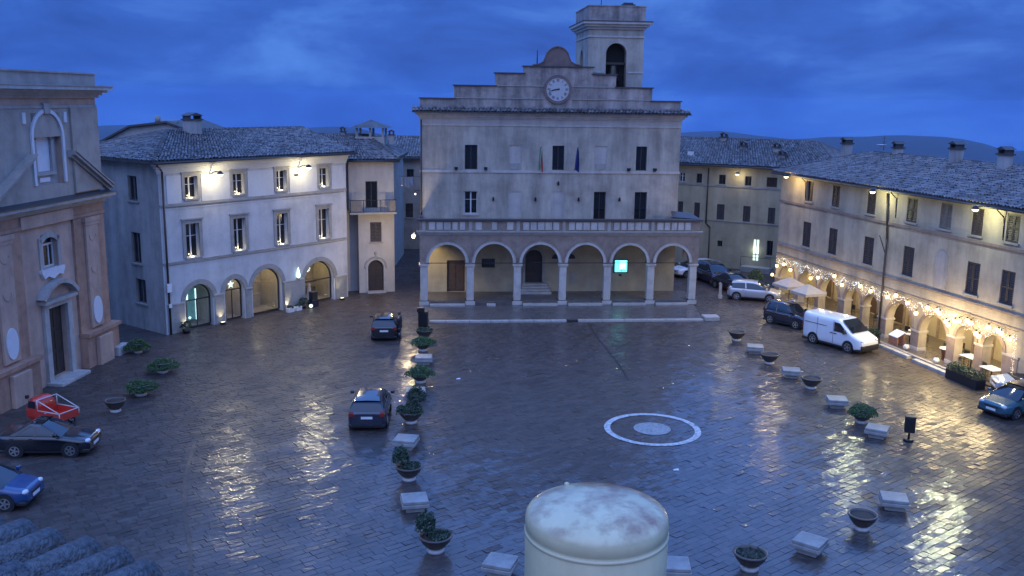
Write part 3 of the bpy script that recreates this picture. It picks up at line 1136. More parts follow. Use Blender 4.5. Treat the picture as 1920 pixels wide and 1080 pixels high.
nl = bpy.data.lights.new('screen_light', 'AREA')
nl.energy = 6
nl.size = .9
nl.color = (.3, .9, .95)
nlo = bpy.data.objects.new('screen_light', nl)
COL.objects.link(nlo)
nlo.parent = nbo
nlo.location = (0, -.2, .5)
nlo.rotation_euler = (R(90), 0, 0)
# brackets and floodlights on the facade
for u in (2.15, 4.35, 15.2, 17.2):
    g = B.mb()
    g.box(u - .07, u + .07, -.38, -.02, 9.72, 9.78)
    g.box(u - .13, u + .13, -.42, -.18, 9.78, 9.96)
    B.part('floodlight', g, 'metal_dark')
for u, z in ((4.95, 7.55), (8.15, 7.55), (11.45, 7.55), (14.6, 7.55), (9.87, 8.75)):
    g = B.mb()
    g.box(u - .06, u + .06, -.22, -.002, z - .12, z + .12)
    g.cyl((u, -.2, z - .05), (u, -.2, z + .18), .05, .05, 8)
    B.part('wall_bracket', g, 'metal_dark')
g = B.mb()
g.cyl((-.44, -.09, 5.6), (-.44, -.09, 13.4), .05, .05, 8)
B.part('downpipe', g, 'pipe_copper')
# low tiled corner roof at the right end of the terrace
g = B.mb()
g.add([(18.2, -2.4, 6.5), (20.1, -3.3, 6.46), (20.1, -.3, 6.60), (18.6, -.3, 6.72)], [(0, 1, 2, 3)])
g.add([(18.2, -2.4, 6.44), (20.1, -3.3, 6.40), (20.1, -.3, 6.54), (18.6, -.3, 6.66)], [(0, 1, 2, 3)])
B.part('corner_canopy', g, 'gutter_metal')
g = B.mb()
g.box(-.5, 20.0, PY + .5, -.002, 5.502, 5.56)
B.part('terrace', g, 'pale_paving')
TH = B

# flags on poles by the central window
for u, sgn, mats_, lab in ((8.55, -1, ('flag_green', 'flag_white', 'flag_red'), 'red white and green flag hanging limp left of the central window'),
                           (11.1, 1, ('flag_blue',), 'dark blue flag hanging limp right of the central window')):
    x, y = B.w(u, 0)
    f = thing('flag', lab, 'flag', (x, y, 9.72), -B.az)
    g = MB()
    g.cyl((0, -.02, .0), (sgn * .12, -.85, 1.75), .022, .018, 8)
    g.lathe([(0, 0), (.04, .02), (.0, .09)], (sgn * .12, -.85, 1.75), 8)
    obj('pole', g, 'metal_dark', f)
    for i, m_ in enumerate(mats_):
        g = MB()
        n_, k_ = 6, 10
        w0 = .30 / len(mats_)
        vs, fs = [], []
        for a in range(n_ + 1):
            for c in range(k_ + 1):
                t = (i + a / n_) / len(mats_)
                z = 1.66 - c / k_ * 1.65
                vs.append((sgn * (.11 - .02 * c / k_) + (t - .5) * .34 * (.4 + .6 * c / k_), -.80 + .12 * math.sin(t * 9 + c * .3) + .03 * c, z + .10 * math.cos(t * 3)))
        for a in range(n_):
            for c in range(k_):
                fs.append((a * (k_ + 1) + c, (a + 1) * (k_ + 1) + c, (a + 1) * (k_ + 1) + c + 1, a * (k_ + 1) + c + 1))
        g.add(vs, fs, True)
        obj('cloth', g, m_, f)

# ------------------------------------------------------------------ bell tower behind the attic
T = Bld('bell_tower', 'square bell tower with arched belfry rising behind the clock', 'bell tower', -.08995, 73.0, 12.1)
T0, T1, TD = 12.1, 16.3, 6.2
g = T.mb()
g.wall(T0, T1, 14.3, 20.2, [(13.45, 15.02, 15.2, 18.42, 'arch')], d=.7, n=20)
T.part('wall', g, 'palace_stucco')
g = T.mb()
g.quad((T1, 0, 14.3), (T1, TD, 14.3), (T1, TD, 20.2), (T1, 0, 20.2))
g.quad((T1, TD, 14.3), (T0, TD, 14.3), (T0, TD, 20.2), (T1, TD, 20.2))
T.part('rear_wall', g, 'palace_stucco')
sw = MB()
sw.wall(0, TD, 14.3, 20.2, [(2.2, 3.8, 15.2, 18.0, 'arch')], d=.7, n=16)
sw.v = [(p[1], TD - p[0], p[2]) for p in sw.v]
T.part('side_wall', sw, 'palace_stucco')
g = T.mb()
g.box(T0 + .7, T1 - .1, .75, TD - .1, 14.3, 20.1)
bmx = T.part('belfry_inside', g, 'dark_inside')
for z0, z1, y in ((17.0, 17.12, .06), (19.6, 19.74, .07), (20.2, 20.38, .14), (20.38, 20.56, .34), (20.56, 20.72, .52)):
    g = T.mb()
    if z0 < 18:
        g.box(T0 - y, 13.3, -y, .02, z0, z1)
        g.box(15.17, T1 + y, -y, .02, z0, z1)
        g.box(T0 - y, T0 + .01, .02, TD, z0, z1)
    else:
        g.box(T0 - y, T1 + y, -y, TD + y, z0, z1)
    T.part('cornice', g, 'pale_stone')
g = T.mb()
g.box(T0 - .55, T1 + .55, -.55, TD + .55, 20.722, 20.80)
T.part('cornice_top', g, 'roof_base')
g = T.mb()
g.box(T0 - .05, T1 + .05, -.05, TD + .05, 20.80, 21.85)
g.box(T0 - .10, T1 + .10, -.10, TD + .10, 21.85, 21.93)
T.part('parapet', g, 'attic_stucco')
g = T.mb()
g.box(14.6, 15.6, .2, .8, 21.93, 22.06)
g.box(14.75, 15.45, .3, .7, 22.06, 22.18)
T.part('vent', g, 'gutter_metal')
g = T.mb()
g.cyl((13.25, 1.6, 21.9), (13.25, 1.6, 23.4), .03, .02, 6)
T.part('lightning_rod', g, 'metal_dark')
bl = thing('bell', 'dark bronze bell hanging in the arched opening of the belfry', 'bell', (*T.w(14.1, .42), 16.5), -T.az)
g = MB()
g.lathe([(0, 1.15), (.10, 1.12), (.26, 1.0), (.32, .6), (.40, .25), (.52, 0), (.48, .0), (.3, .5), (0, .9)], (0, 0, 0), 20)
obj('bell_body', g, 'bell_bronze', bl)
g = MB()
g.box(-.70, 1.0, -.06, .06, 1.14, 1.3)
obj('headstock', g, 'dark_wood', bl)
# ------------------------------------------------------------------ glass for shop fronts
gm = bpy.data.materials.new('shop_glass')
gm.use_nodes = True
gt_ = gm.node_tree
for n in list(gt_.nodes):
    gt_.nodes.remove(n)
go = gt_.nodes.new('ShaderNodeOutputMaterial')
mx_ = gt_.nodes.new('ShaderNodeMixShader')
mx_.inputs[0].default_value = .12
tr_ = gt_.nodes.new('ShaderNodeBsdfTransparent')
gl_ = gt_.nodes.new('ShaderNodeBsdfGlossy')
gl_.inputs['Roughness'].default_value = .03
gt_.links.new(tr_.outputs[0], mx_.inputs[1])
gt_.links.new(gl_.outputs[0], mx_.inputs[2])
gt_.links.new(mx_.outputs[0], go.inputs[0])
M['shop_glass'] = gm


def half_round(u0, u1, z0, zs, n=16):
    r, m = (u1 - u0) / 2, (u0 + u1) / 2
    return [(u0, z0)] + [(m - r * math.cos(math.pi * k / n), zs + r * math.sin(math.pi * k / n)) for k in range(n + 1)] + [(u1, z0)]


# ------------------------------------------------------------------ pale house with four shop arches (left)
B = Bld('shop_house', 'pale three storey house with four lit shop arches and stone window frames', 'house', -.9342, 52.43, 34.2)
U0, U1, DP = 34.2, 49.9, 10.5
TOPW = [(36.05, 36.99), (39.72, 40.66), (43.36, 44.24), (47.3, 48.2)]
TALL = [(35.95, 36.95), (39.62, 40.6), (43.25, 44.22), (47.12, 48.12)]
ARCH = [(35.67, 37.78, 1.87), (38.72, 40.28, 2.09), (40.98, 43.54, 1.93), (45.57, 48.48, 1.66)]
g = B.mb()
g.wall(U0, U1, 0, 10.8, [(a, b, 8.50, 9.90) for a, b in TOPW] + [(a, b, 4.72, 6.92) for a, b in TALL] + [(a, b, 0, zs, 'arch') for a, b, zs in ARCH], d=.45, n=24)
B.part('wall', g, 'white_stucco')
sm_ = MB()
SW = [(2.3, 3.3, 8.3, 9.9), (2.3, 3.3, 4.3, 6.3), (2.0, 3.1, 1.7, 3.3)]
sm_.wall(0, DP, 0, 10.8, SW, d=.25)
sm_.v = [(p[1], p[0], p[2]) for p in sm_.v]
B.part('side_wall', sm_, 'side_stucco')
for a, b, c, d_ in SW:
    f = MB()
    for q in ((a, a + .08, c, d_), (b - .08, b, c, d_), (a + .08, b - .08, d_ - .08, d_), (a + .08, b - .08, c, c + .08), ((a + b) / 2 - .03, (a + b) / 2 + .03, c + .08, d_ - .08)):
        f.box(.14, .20, q[0], q[1], q[2], q[3])
    wd = B.part('window', f, 'shutter_grey')
    f = MB()
    f.box(.18, .19, a, b, c, d_)
    B.part('pane', f, 'window_glass', wd)
    f = MB()
    f.box(-.08, .1, a - .12, b + .12, c - .10, c - .003)
    B.part('sill', f, 'grey_stone', wd)
g = B.mb()
g.quad((U1, 0, 0), (U1, DP, 0), (U1, DP, 10.8), (U1, 0, 10.8))
g.quad((U1, DP, 0), (U0, DP, 0), (U0, DP, 10.8), (U1, DP, 10.8))
B.part('rear_wall', g, 'white_stucco')
for a, b in TOPW:
    window(B, a, b, 8.50, 9.90, 'panes', surround=.20, lit=True, depth=.28)
for a, b in TALL:
    window(B, a, b, 4.72, 6.92, 'panes', surround=.24, lit=True, depth=.30)
for z0, z1, y in ((8.10, 8.26, .07), (4.48, 4.60, .08), (10.15, 10.30, .08), (10.30, 10.48, .16), (10.48, 10.66, .28), (10.66, 10.80, .42)):
    g = B.mb()
    g.box(U0 - (y if z0 > 9 else 0), U1 + .02, -y, .02, z0, z1)
    B.part('string_course', g, 'grey_stone' if z0 < 9 else 'white_panel')
for a, b in ((34.75, 35.78), (37.27, 39.45), (40.93, 43.09), (44.51, 47.03), (48.47, 49.6)):
    g = B.mb()
    g.box(a, b, -.035, .02, 8.27, 10.0)
    B.part('wall_panel', g, 'white_panel')
for (a, b, zs) in ARCH:
    g = B.mb()
    r_ = (b - a) / 2
    g.ring((a + b) / 2, zs, r_ - .004, r_ + .33, -.05, .06, 24)
    B.part('arch_moulding', g, 'grey_stone')
for a, b, z in ((34.3, 35.62, 1.86), (37.83, 38.67, 1.98), (40.33, 40.93, 2.02), (43.6, 45.5, 2.0), (48.55, 49.8, 1.70)):
    g = B.mb()
    g.box(a, b, -.10, .02, z, z + .10)
    B.part('impost', g, 'pale_stone')
    g = B.mb()
    g.box(a + .05, b - .05, -.05, .02, .0, z)
    B.part('pier_facing', g, 'grey_stone')
g = B.mb()
g.box(43.62, 45.48, -.22, -.052, 0, 1.95)
B.part('pier_panel', g, 'grey_stone')
g = B.mb()
g.prism([(-.9, 0), (-.06, 0), (-.06, 1.5), (-.35, 1.5), (-.55, 1.2)], 'x', 49.0 - 34.2, 49.7 - 34.2)
B.part('buttress', g, 'white_panel', bevel=.06)
g = B.mb()
g.cyl((34.45, -.10, 0), (34.45, -.10, 10.3), .065, .065, 10)
g.tube([(34.45, -.10, 10.3), (34.2, -.25, 10.55), (33.9, -.45, 10.7)], .06, 8)
dp = B.part('downpipe', g, 'pipe_copper')
for z0, z1, w in ((2.75, 3.3, .16), (1.75, 2.0, .10)):
    g = B.mb()
    g.box(34.45 - w, 34.45 + w, -.22, -.19, z0, z1)
    B.part('small_sign', g, 'plate_white', dp)
# shop interiors
cols_int = ['shop_green', 'shop_green', 'ochre_wall', 'house_stucco']
en = [10, 34, 75, 75]
for i, (a, b, zs) in enumerate(ARCH):
    g = B.mb()
    zt = zs + (b - a) / 2
    g.quad((a - .3, 2.6, 0), (b + .3, 2.6, 0), (b + .3, 2.6, zt + .3), (a - .3, 2.6, zt + .3))
    g.quad((a - .3, .46, 0), (a - .3, 2.6, 0), (a - .3, 2.6, zt + .3), (a - .3, .46, zt + .3))
    g.quad((b + .3, .46, 0), (b + .3, 2.6, 0), (b + .3, 2.6, zt + .3), (b + .3, .46, zt + .3))
    g.quad((a - .3, .46, zt + .3), (b + .3, .46, zt + .3), (b + .3, 2.6, zt + .3), (a - .3, 2.6, zt + .3))
    g.quad((a - .3, .46, .03), (b + .3, .46, .03), (b + .3, 2.6, .03), (a - .3, 2.6, .03))
    rm_ = B.part('shop_room', g, ['side_stucco', 'house_stucco', 'ochre_wall', 'ochre_wall'][i])
    g = B.mb()
    g.prism(half_round(a + .03, b - .03, .12, zs), 'y', .34, .35)
    B.part('shop_glass', g, 'shop_glass', rm_)
    g = B.mb()
    r_ = (b - a) / 2
    g.ring((a + b) / 2, zs, r_ - .09, r_ - .002, .31, .38, 20, legs=zs - .12)
    g.box(a + .09, b - .09, .31, .38, .06, .16)
    if i in (0, 1, 3):
        g.box(a + .09, b - .09, .315, .375, zs - .03, zs + .05)
    if i in (0, 1):
        g.box((a + b) / 2 - .03, (a + b) / 2 + .03, .315, .375, .16, zs - .03)
    B.part('shop_frame', g, 'dark_wood', rm_)
    B.light((a + b) / 2, 1.3, zt - .25, en[i] * .9, (.55, .95, .95) if i == 0 else (1.0, .86, .52), .15, parent=rm_)
    it = B.mb()
    if i == 0:
        it.box(a + .95, a + 1.55, 1.2, 1.25, .35, 2.5)
        B.part('lit_panel', it, 'shop_green', rm_)
        it = B.mb()
        it.box(a + 1.56, a + 1.62, 1.15, 1.2, .3, 2.4)
        it.box(a + .75, a + .95, 1.1, 1.15, 1.75, 2.15)
        it.lathe([(0, -.1), (.1, 0), (0, .1)], (a + .95, 1.0, .55), 10)
        B.part('display_light', it, 'cool_lit', rm_)
    elif i == 1:
        for k in range(5):
            an = math.pi / 2 + k * 2 * math.pi / 5
            c = ((a + b) / 2 + .15, .6, zs + .3)
            p = (c[0] + .32 * math.cos(an), c[1], c[2] + .32 * math.sin(an))
            q = (c[0] + .13 * math.cos(an + .63), c[1], c[2] + .13 * math.sin(an + .63))
            r2 = (c[0] + .13 * math.cos(an - .63), c[1], c[2] + .13 * math.sin(an - .63))
            it.add([p, q, c, r2, (c[0], c[1] - .05, c[2])], [(0, 1, 4), (0, 4, 3), (0, 3, 2, 1)])
        B.part('hanging_star', it, 'star_white', rm_)
        it = B.mb()
        it.box(a + .25, a + .8, 1.2, 1.3, .1, 1.9)
        B.part('lit_panel', it, 'shop_lit', rm_)
    elif i == 2:
        it.box(a + .3, b - .2, 2.2, 2.55, .03, 1.0)
        it.box(a + .2, a + .9, 2.4, 2.55, 1.2, 1.25)
        it.box(a + .2, a + 1.5, 2.4, 2.55, 1.6, 1.65)
        B.part('shop_counter', it, 'ochre_wall', rm_)
        it = B.mb()
        for q in range(6):
            u_ = a + .25 + q * .2
            it.lathe([(0, 0), (.06, .02), (.05, .16), (.02, .2), (0, .22)], (u_, 2.45, 1.65 if q % 2 else 1.25), 8)
        B.part('shelf_goods', it, 'brown_wood', rm_)
    else:
        it.box(a + .2, b - .3, 1.6, 1.75, 1.25, 1.36)
        it.box(a + .9, b - .5, 1.5, 2.2, .03, .9)
        B.part('shop_counter', it, 'brown_wood', rm_)
        it = B.mb()
        it.lathe([(0, 0), (.34, .02), (.30, .25), (.16, .6), (.13, 1.0), (.1, 1.08), (.13, 1.2), (0, 1.32)], (a + 1.3, .95, .05), 14)
        B.part('mannequin', it, 'cloth_white', rm_)
        it = B.mb()
        for q in range(9):
            an = q * 2 * math.pi / 9
            it.lathe([(0, -.06), (.07, 0), (0, .06)], (a + .95 + .22 * math.cos(an), .7, 2.55 + .22 * math.sin(an)), 8)
        B.part('wreath_lights', it, 'star_white', rm_)
# uplights at the foot of the piers
for u, y in ((38.25, -.28), (43.75, -.40), (48.75, -.55), (35.55, -.22)):
    x, yy = B.w(u, y)
    f = thing('uplight', {38.25: 'small lit uplight at the pier between first and second shop arch', 43.75: 'small lit uplight at the pier right of the third shop arch',
                          48.75: 'small lit uplight beside the white buttress by the fourth arch', 35.55: 'small lit uplight at the outer edge of the first shop arch'}[u], 'lamp', (x, yy, 0), -B.az, 'uplights along the shop arches')
    g = MB()
    g.box(-.16, .16, -.12, .12, -.02, .16)
    obj('housing', g, 'metal_dark', f, bevel=.02)
    g = MB()
    g.box(-.12, .12, -.08, .08, .162, .175)
    obj('lens', g, 'lamp_head_lit', f)
    d = bpy.data.lights.new('lamp_light', 'SPOT')
    d.energy = 60
    d.color = PALE
    d.spot_size = R(75)
    d.spot_blend = .9
    d.shadow_soft_size = .05
    o = bpy.data.objects.new('lamp_light', d)
    COL.objects.link(o)
    o.parent = f
    o.location = (0, 0, .22)
    o.rotation_euler = Vector((0, .18, 1)).to_track_quat('-Z', 'Y').to_euler()
roof(B, U0, U1, 0, DP, 10.95, 12.55, hipl=5.0, over=.6)
chimney(B, 40.1, 4.6, 11.6, 13.25, .95, .8)
f = thing('wall_star', 'small glowing white lamp on the wall between third and fourth shop arch', 'lamp', (*B.w(44.95, -.03), 2.15), -B.az)
g = MB()
g.lathe([(0, 0), (.10, .05), (.14, .22), (.07, .55), (0, .85)], (0, -.12, 0), 10)
obj('lamp_glass', g, 'cool_lit', f)
g = MB()
g.box(-.08, .08, -.18, 0, -.06, 0)
obj('bracket', g, 'metal_dark', f)
g = B.mb()
g.box(44.95, 45.3, -.06, -.036, 9.45, 9.58)
B.part('wall_plaque', g, 'metal_dark')
for za, zb in ((8.05, 8.02), (4.42, 4.40)):
    g = B.mb()
    g.tube([(34.6 + i * 2.5, -.10 if i % 2 else -.095, za - .03 * (i % 2)) for i in range(7)], .012, 5)
    B.part('cable', g, 'gutter_metal')
wall_lamp(B, 37.96, 10.05, 'lit lamp between the two left top windows of the pale shop house', 1.1, 420)
wall_lamp(B, 45.34, 10.12, 'lit lamp between the two right top windows of the pale shop house', 1.1, 420)
SH = B
# planting and a bin by the shops
LEAFN = 0


def shrub(name, label, loc, parent=None, rx=.5, rz=.4, n=420, m='leaf', seed=1, size=.075, tag_it=True):
    r = random.Random(seed)
    g = MB()
    for k in range(n):
        a, b = r.uniform(0, 2 * math.pi), r.uniform(-.35, 1)
        s_ = (1 - b * b) ** .5
        rad = r.uniform(.72, 1.08) * (1 + .12 * math.sin(3 * a + seed) + .10 * math.sin(5 * b + seed))
        c = Vector((rx * s_ * math.cos(a) * rad, rx * s_ * math.sin(a) * rad, rz * b * rad))
        n1 = Vector((r.gauss(0, 1), r.gauss(0, 1), r.gauss(0, 1))).normalized()
        n2 = n1.orthogonal().normalized() * size * r.uniform(.7, 1.4)
        n3 = n1.cross(n2).normalized() * size * r.uniform(.5, .9)
        g.add([tuple(c - n2), tuple(c - n3), tuple(c + n2), tuple(c + n3)], [(0, 1, 2, 3)], tint=r.random())
    o = obj(name, g, m, parent, loc, keep=True)
    return o


for u, lab in ((35.3, 'low dark green bush left of the first shop arch'), (45.0, 'low dark bush at the foot of the grey pier panel')):
    x, y = B.w(u, -.5)
    p = thing('potted_bush', lab, 'potted plant', (x, y, 0), 0, None)
    g = MB()
    g.lathe([(0, 0), (.20, 0), (.27, .30), (.23, .30), (0, .26)], (0, 0, 0), 14)
    obj('pot', g, 'black_plastic', p)
    shrub('foliage', '', (0, 0, .48), p, .33, .28, 200, 'leaf_dark', int(u), .06)
x, y = B.w(45.75, -.75)
p = thing('display_crate', 'dark blue crate with a glowing ball beside the fourth shop arch', 'crate', (x, y, 0), -B.az)
g = MB()
g.box(-.3, .3, -.25, .25, 0, .55)
obj('crate_box', g, 'paint_navy', p, bevel=.03)
g = MB()
g.box(-.26, .26, -.2, .2, .552, 1.15)
obj('dark_stand', g, 'black_plastic', p, bevel=.03)
g = MB()
g.lathe([(0, -.13), (.12, -.06), (.14, 0), (.12, .08), (0, .14)], (-.42, -.2, .16), 12)
obj('glowing_ball', g, 'star_white', p)
x, y = B.w(43.9, -.8)
p = thing('white_flower_boxes', 'pair of white flower boxes at the foot of the third pier', 'flower box', (x, y, 0), -B.az)
for k in (-.35, .35):
    g = MB()
    g.box(k - .26, k + .26, -.16, .16, 0, .30)
    b_ = obj('flower_box', g, 'cloth_white', p, bevel=.02)
    shrub('foliage', '', (k, 0, .33), p, .22, .14, 90, 'leaf_dark', int(k * 10) + 9, .05)

# ------------------------------------------------------------------ house with gable behind
B = Bld('rear_house', 'taller house gable showing behind the shop house roof', 'house', 0, 75.0, -34.0)
g = B.mb()
g.prism([(-34, 0), (-22, 0), (-22, 10.9), (-27, 12.72), (-29.8, 12.4), (-34, 10.2)], 'y', 0, 8)
B.part('wall', g, 'house_stucco')
g = B.mb()
for (a, za), (b, zb) in (((-34.5, 9.95), (-29.8, 12.42)), ((-29.8, 12.42), (-26.9, 12.78)), ((-26.9, 12.78), (-21.6, 10.8))):
    g.add([(a, -.35, za), (b, -.35, zb), (b, -.35, zb + .16), (a, -.35, za + .16), (a, 8.3, za), (b, 8.3, zb), (b, 8.3, zb + .16), (a, 8.3, za + .16)],
          [(0, 1, 2, 3), (3, 2, 6, 7), (0, 4, 5, 1), (7, 6, 5, 4)])
B.part('roof', g, 'roof_base')
g = B.mb()
g.cyl((-28.0, 1, 12.8), (-28.0, 1, 13.3), .22, .22, 10)
g.box(-27.7, -26.4, .6, 1.2, 12.78, 12.95)
B.part('vent', g, 'grey_stone')

# ------------------------------------------------------------------ narrow house
B = Bld('narrow_house', 'narrow three storey house with balcony and arched dark door', 'house', -.292, 73.07, 8.0)
g = B.mb()
g.wall(9.58, 12.35, 0, 6.35, [(10.48, 11.36, 3.98, 5.51), (10.27, 11.48, .1, 1.95, 'arch')], d=.28)
g.wall(8.9, 12.35, 6.35, 10.2, [(10.17, 11.08, 6.62, 8.66)], d=.28)
B.part('wall', g, 'house_stucco')
g = B.mb()
g.quad((8.0, .9, 0), (9.58, .9, 0), (9.58, .9, 10.2), (8.0, .9, 10.2))
g.quad((9.58, 0, 0), (9.58, .9, 0), (9.58, .9, 6.35), (9.58, 0, 6.35))
g.quad((8.9, 0, 6.35), (8.9, .9, 6.35), (8.9, .9, 10.2), (8.9, 0, 10.2))
g.quad((8.9, 0, 6.35), (9.58, 0, 6.35), (9.58, .9, 6.35), (8.9, .9, 6.35))
g.quad((12.35, 5, 0), (8.0, 5, 0), (8.0, 5, 10.2), (12.35, 5, 10.2))
B.part('side_wall', g, 'house_stucco')
g = B.mb()
g.quad((12.35, 0, 0), (12.35, 5, 0), (12.35, 5, 10.2), (12.35, 0, 10.2))
B.part('alley_wall', g, 'alley_shaded_stone')
window(B, 10.17, 11.08, 6.62, 8.66, 'dark', sill=False)
window(B, 10.48, 11.36, 3.98, 5.51, 'shut', depth=.16)
g = B.mb()
g.prism(half_round(10.27, 11.48, .1, 1.95), 'y', .2, .26)
for a in (10.33, 10.9):
    g.box(a, a + .5, .17, .2, .3, 1.1)
    g.box(a, a + .5, .17, .2, 1.25, 1.9)
B.part('door', g, 'dark_wood')
g = B.mb()
g.ring(10.875, 1.95, .61, .76, -.06, .04, 20, legs=1.85)
B.part('door_surround', g, 'pale_stone')
g = B.mb()
g.ring(10.875, 1.97, .765, .88, -.12, .02, 20)
B.part('door_hood', g, 'grey_stone')
g = B.mb()
g.box(10.15, 11.6, -.45, -.002, -.05, .10)
B.part('door_step', g, 'pale_stone_wet', bevel=.02)
g = B.mb()
g.box(8.85, 12.4, -.85, -.003, 6.22, 6.36)
bc = B.part('balcony', g, 'grey_stone')
g = B.mb()
for a in (8.9, 9.9, 11.2, 12.35):
    g.cyl((a, -.80, 6.36), (a, -.80, 7.32), .025, .025, 6)
g.tube([(8.9, -.02, 7.3), (8.9, -.80, 7.3), (12.35, -.80, 7.3), (12.35, -.02, 7.3)], .025, 6)
for q in range(29):
    a = 8.95 + q * .12
    g.cyl((a, -.80, 6.37), (a, -.80, 7.3), .009, .009, 4, False)
B.part('railing', g, 'metal_dark', bc)
for a, b in ((8.93, 9.75), (11.85, 12.33)):
    g = B.mb()
    g.box(a, b, -.84, -.825, 6.45, 7.26)
    B.part('balcony_screen', g, 'shutter_grey', bc)
g = B.mb()
g.box(10.8, 10.95, -.12, -.002, 2.98, 3.2)
B.part('wall_plaque', g, 'grey_stone')
roof(B, 8.7, 12.35, 0, 5, 10.3, 11.5, hipl=.9, hipr=1.9, over=.4)
NHB = B

# ------------------------------------------------------------------ houses along and beyond the alley
B = Bld('belvedere_house', 'low tiled house with an open roof belvedere behind the narrow house', 'house', 0.0, 84.0, -21.5)
g = B.mb()
g.box(-21.5, -10.6, 0, 8, 0, 9.6)
B.part('wall', g, 'house_stucco')
roof(B, -21.5, -10.6, 0, 8, 9.75, 11.55, hipr=3.2, over=.4)
bv = B.mb()
for a in (-14.2, -13.0, -11.85):
    for y in (3.2, 5.2):
        bv.box(a - .09, a + .09, y - .09, y + .09, 10.6, 12.25)
b_ = B.part('belvedere', bv, 'house_stucco')
g = B.mb()
g.box(-14.35, -11.7, 3.05, 5.35, 10.6, 11.45)
B.part('parapet', g, 'house_stucco', b_)
g = B.mb()
g.add([(-14.75, 2.6, 12.25), (-11.3, 2.6, 12.25), (-11.3, 5.8, 12.25), (-14.75, 5.8, 12.25), (-13.05, 4.2, 12.95)], [(0, 1, 4), (1, 2, 4), (2, 3, 4), (3, 0, 4), (3, 2, 1, 0)])
B.part('belvedere_roof', g, 'roof_tile', b_)
chimney(B, -15.6, 4, 11.2, 11.8, .4, .4)
chimney(B, -11.1, 3.4, 10.8, 11.6, .45, .45)
B = Bld('alley_house', 'dark house with a small window closing the view along the alley', 'house', 0.0, 95.0, -13.5)
g = B.mb()
g.wall(-13.5, -4.0, 0, 9.1, [(-10.6, -9.9, 6.7, 8.0), (-10.75, -10.0, 3.2, 4.6)])
B.part('wall', g, 'church_upper')
solid(B, -13.5, -4.0, 0, 8, 0, 9.1, 'church_upper', 'side_wall')
window(B, -10.6, -9.9, 6.7, 8.0, 'dark')
window(B, -10.75, -10.0, 3.2, 4.6, 'shut')
roof(B, -13.5, -4.0, 0, 8, 9.2, 11.0, over=.5)
lc = thing('laundry', 'pale blue cloth hanging high in the alley beside the narrow house', 'laundry', (-9.75, 88, 6.9))
g = MB()
n_ = 10
vs = [(-.55 + 1.1 * i / n_, .08 * math.sin(i * 1.3 + z), .95 * (1 - z) + (.16 * math.sin(i * .9) if z else -.04 * math.sin(math.pi * i / n_))) for z in (0, 1) for i in range(n_ + 1)]
g.add(vs, [(i, i + 1, n_ + 2 + i, n_ + 1 + i) for i in range(n_)], True)
obj('cloth', g, 'paint_paleblue', lc)
g = MB()
g.tube([(-1.1, 0, 1.0), (0, 0, .92), (1.6, 0, 1.0)], .012, 5)
obj('line', g, 'metal_dark', lc)
# alley lamp on the corner of the town hall
al = thing('alley_lamp', 'glaring round lamp on a bracket at the left corner of the town hall', 'street lamp', (*TH.w(-.5, -2.2), 5.0), -TH.az)
g = MB()
g.tube([(0, 0, .35), (-.35, -.05, .45), (-.5, -.05, .28)], .025, 6)
obj('bracket', g, 'metal_dark', al)
g = MB()
g.lathe([(0, .22), (.07, .19), (.145, .10), (.12, -.02), (.08, -.10), (0, -.12)], (-.5, -.05, 0), 14)
obj('lamp_glass', g, 'alley_lit', al)
d = bpy.data.lights.new('lamp_light', 'POINT')
d.energy = 520
d.color = (1, .78, .42)
d.shadow_soft_size = .16
o = bpy.data.objects.new('lamp_light', d)
COL.objects.link(o)
o.parent = al
o.location = (-.78, -.2, -.12)
al2 = thing('alley_lamp', 'tiny lit lamp deep in the alley along the town hall flank', 'street lamp', (*TH.w(-.55, 9.0), 7.0), -TH.az)
g = MB()
g.tube([(.05, 0, .3), (-.4, 0, .3), (-.45, 0, .15)], .02, 6)
obj('bracket', g, 'metal_dark', al2)
g = MB()
g.lathe([(0, .09), (.07, .05), (.06, -.05), (0, -.07)], (-.45, 0, 0), 12)
obj('lamp_glass', g, 'lamp_head_lit', al2)
d = bpy.data.lights.new('lamp_light', 'POINT')
d.energy = 50
d.color = (1, .7, .4)
d.shadow_soft_size = .1
o = bpy.data.objects.new('lamp_light', d)
COL.objects.link(o)
o.parent = al2
o.location = (-.6, 0, -.22)

# ------------------------------------------------------------------ house at the back right
B = Bld('corner_house', 'yellowish house with dark windows at the back right corner of the square', 'house', .547, 84.2, -36.5)
U0, U1 = -36.5, -19.0
RT = [(-33.22, -32.66), (-31.55, -31.0), (-29.41, -28.75), (-26.95, -26.36), (-24.99, -24.05)]
RM = [(-33.2, -32.7), (-31.6, -31.05), (-29.41, -28.70), (-26.95, -26.28), (-24.68, -24.04)]
g = B.mb()
g.wall(U0, U1, -.3, 9.25, [(a, b, 7.62, 8.48) for a, b in RT] + [(a, b, 4.38, 5.80) for a, b in RM] + [(-29.2, -28.72, 1.9, 2.45), (-25.85, -25.3, .9, 2.85), (-24.6, -24.05, 1.5, 2.85)], d=.25)
B.part('wall', g, 'yellow_stucco')
solid(B, U0, U1, 0, 10, -.3, 9.25, 'yellow_stucco', 'side_wall')
for i, (a, b) in enumerate(RT):
    window(B, a, b, 7.62, 8.48, 'panes' if i == 0 else 'dark', depth=.2)
for a, b in RM:
    window(B, a, b, 4.38, 5.80, 'shut', depth=.14)
window(B, -29.2, -28.72, 1.9, 2.45, 'dark', sill=False)
window(B, -24.6, -24.05, 1.5, 2.85, 'dark')
g = B.mb()
g.box(-25.83, -25.32, .14, .2, .92, 2.83)
d_ = B.part('lit_door', g, 'door_lit')
g = B.mb()
g.box(-25.60, -25.55, .10, .138, .92, 2.83)
g.box(-25.83, -25.32, .10, .138, 1.45, 1.50)
B.part('door_bar', g, 'metal_dark', d_)
B.light(-25.58, -.25, 1.9, 14, (.75, 1, .85), .2, parent=d_)
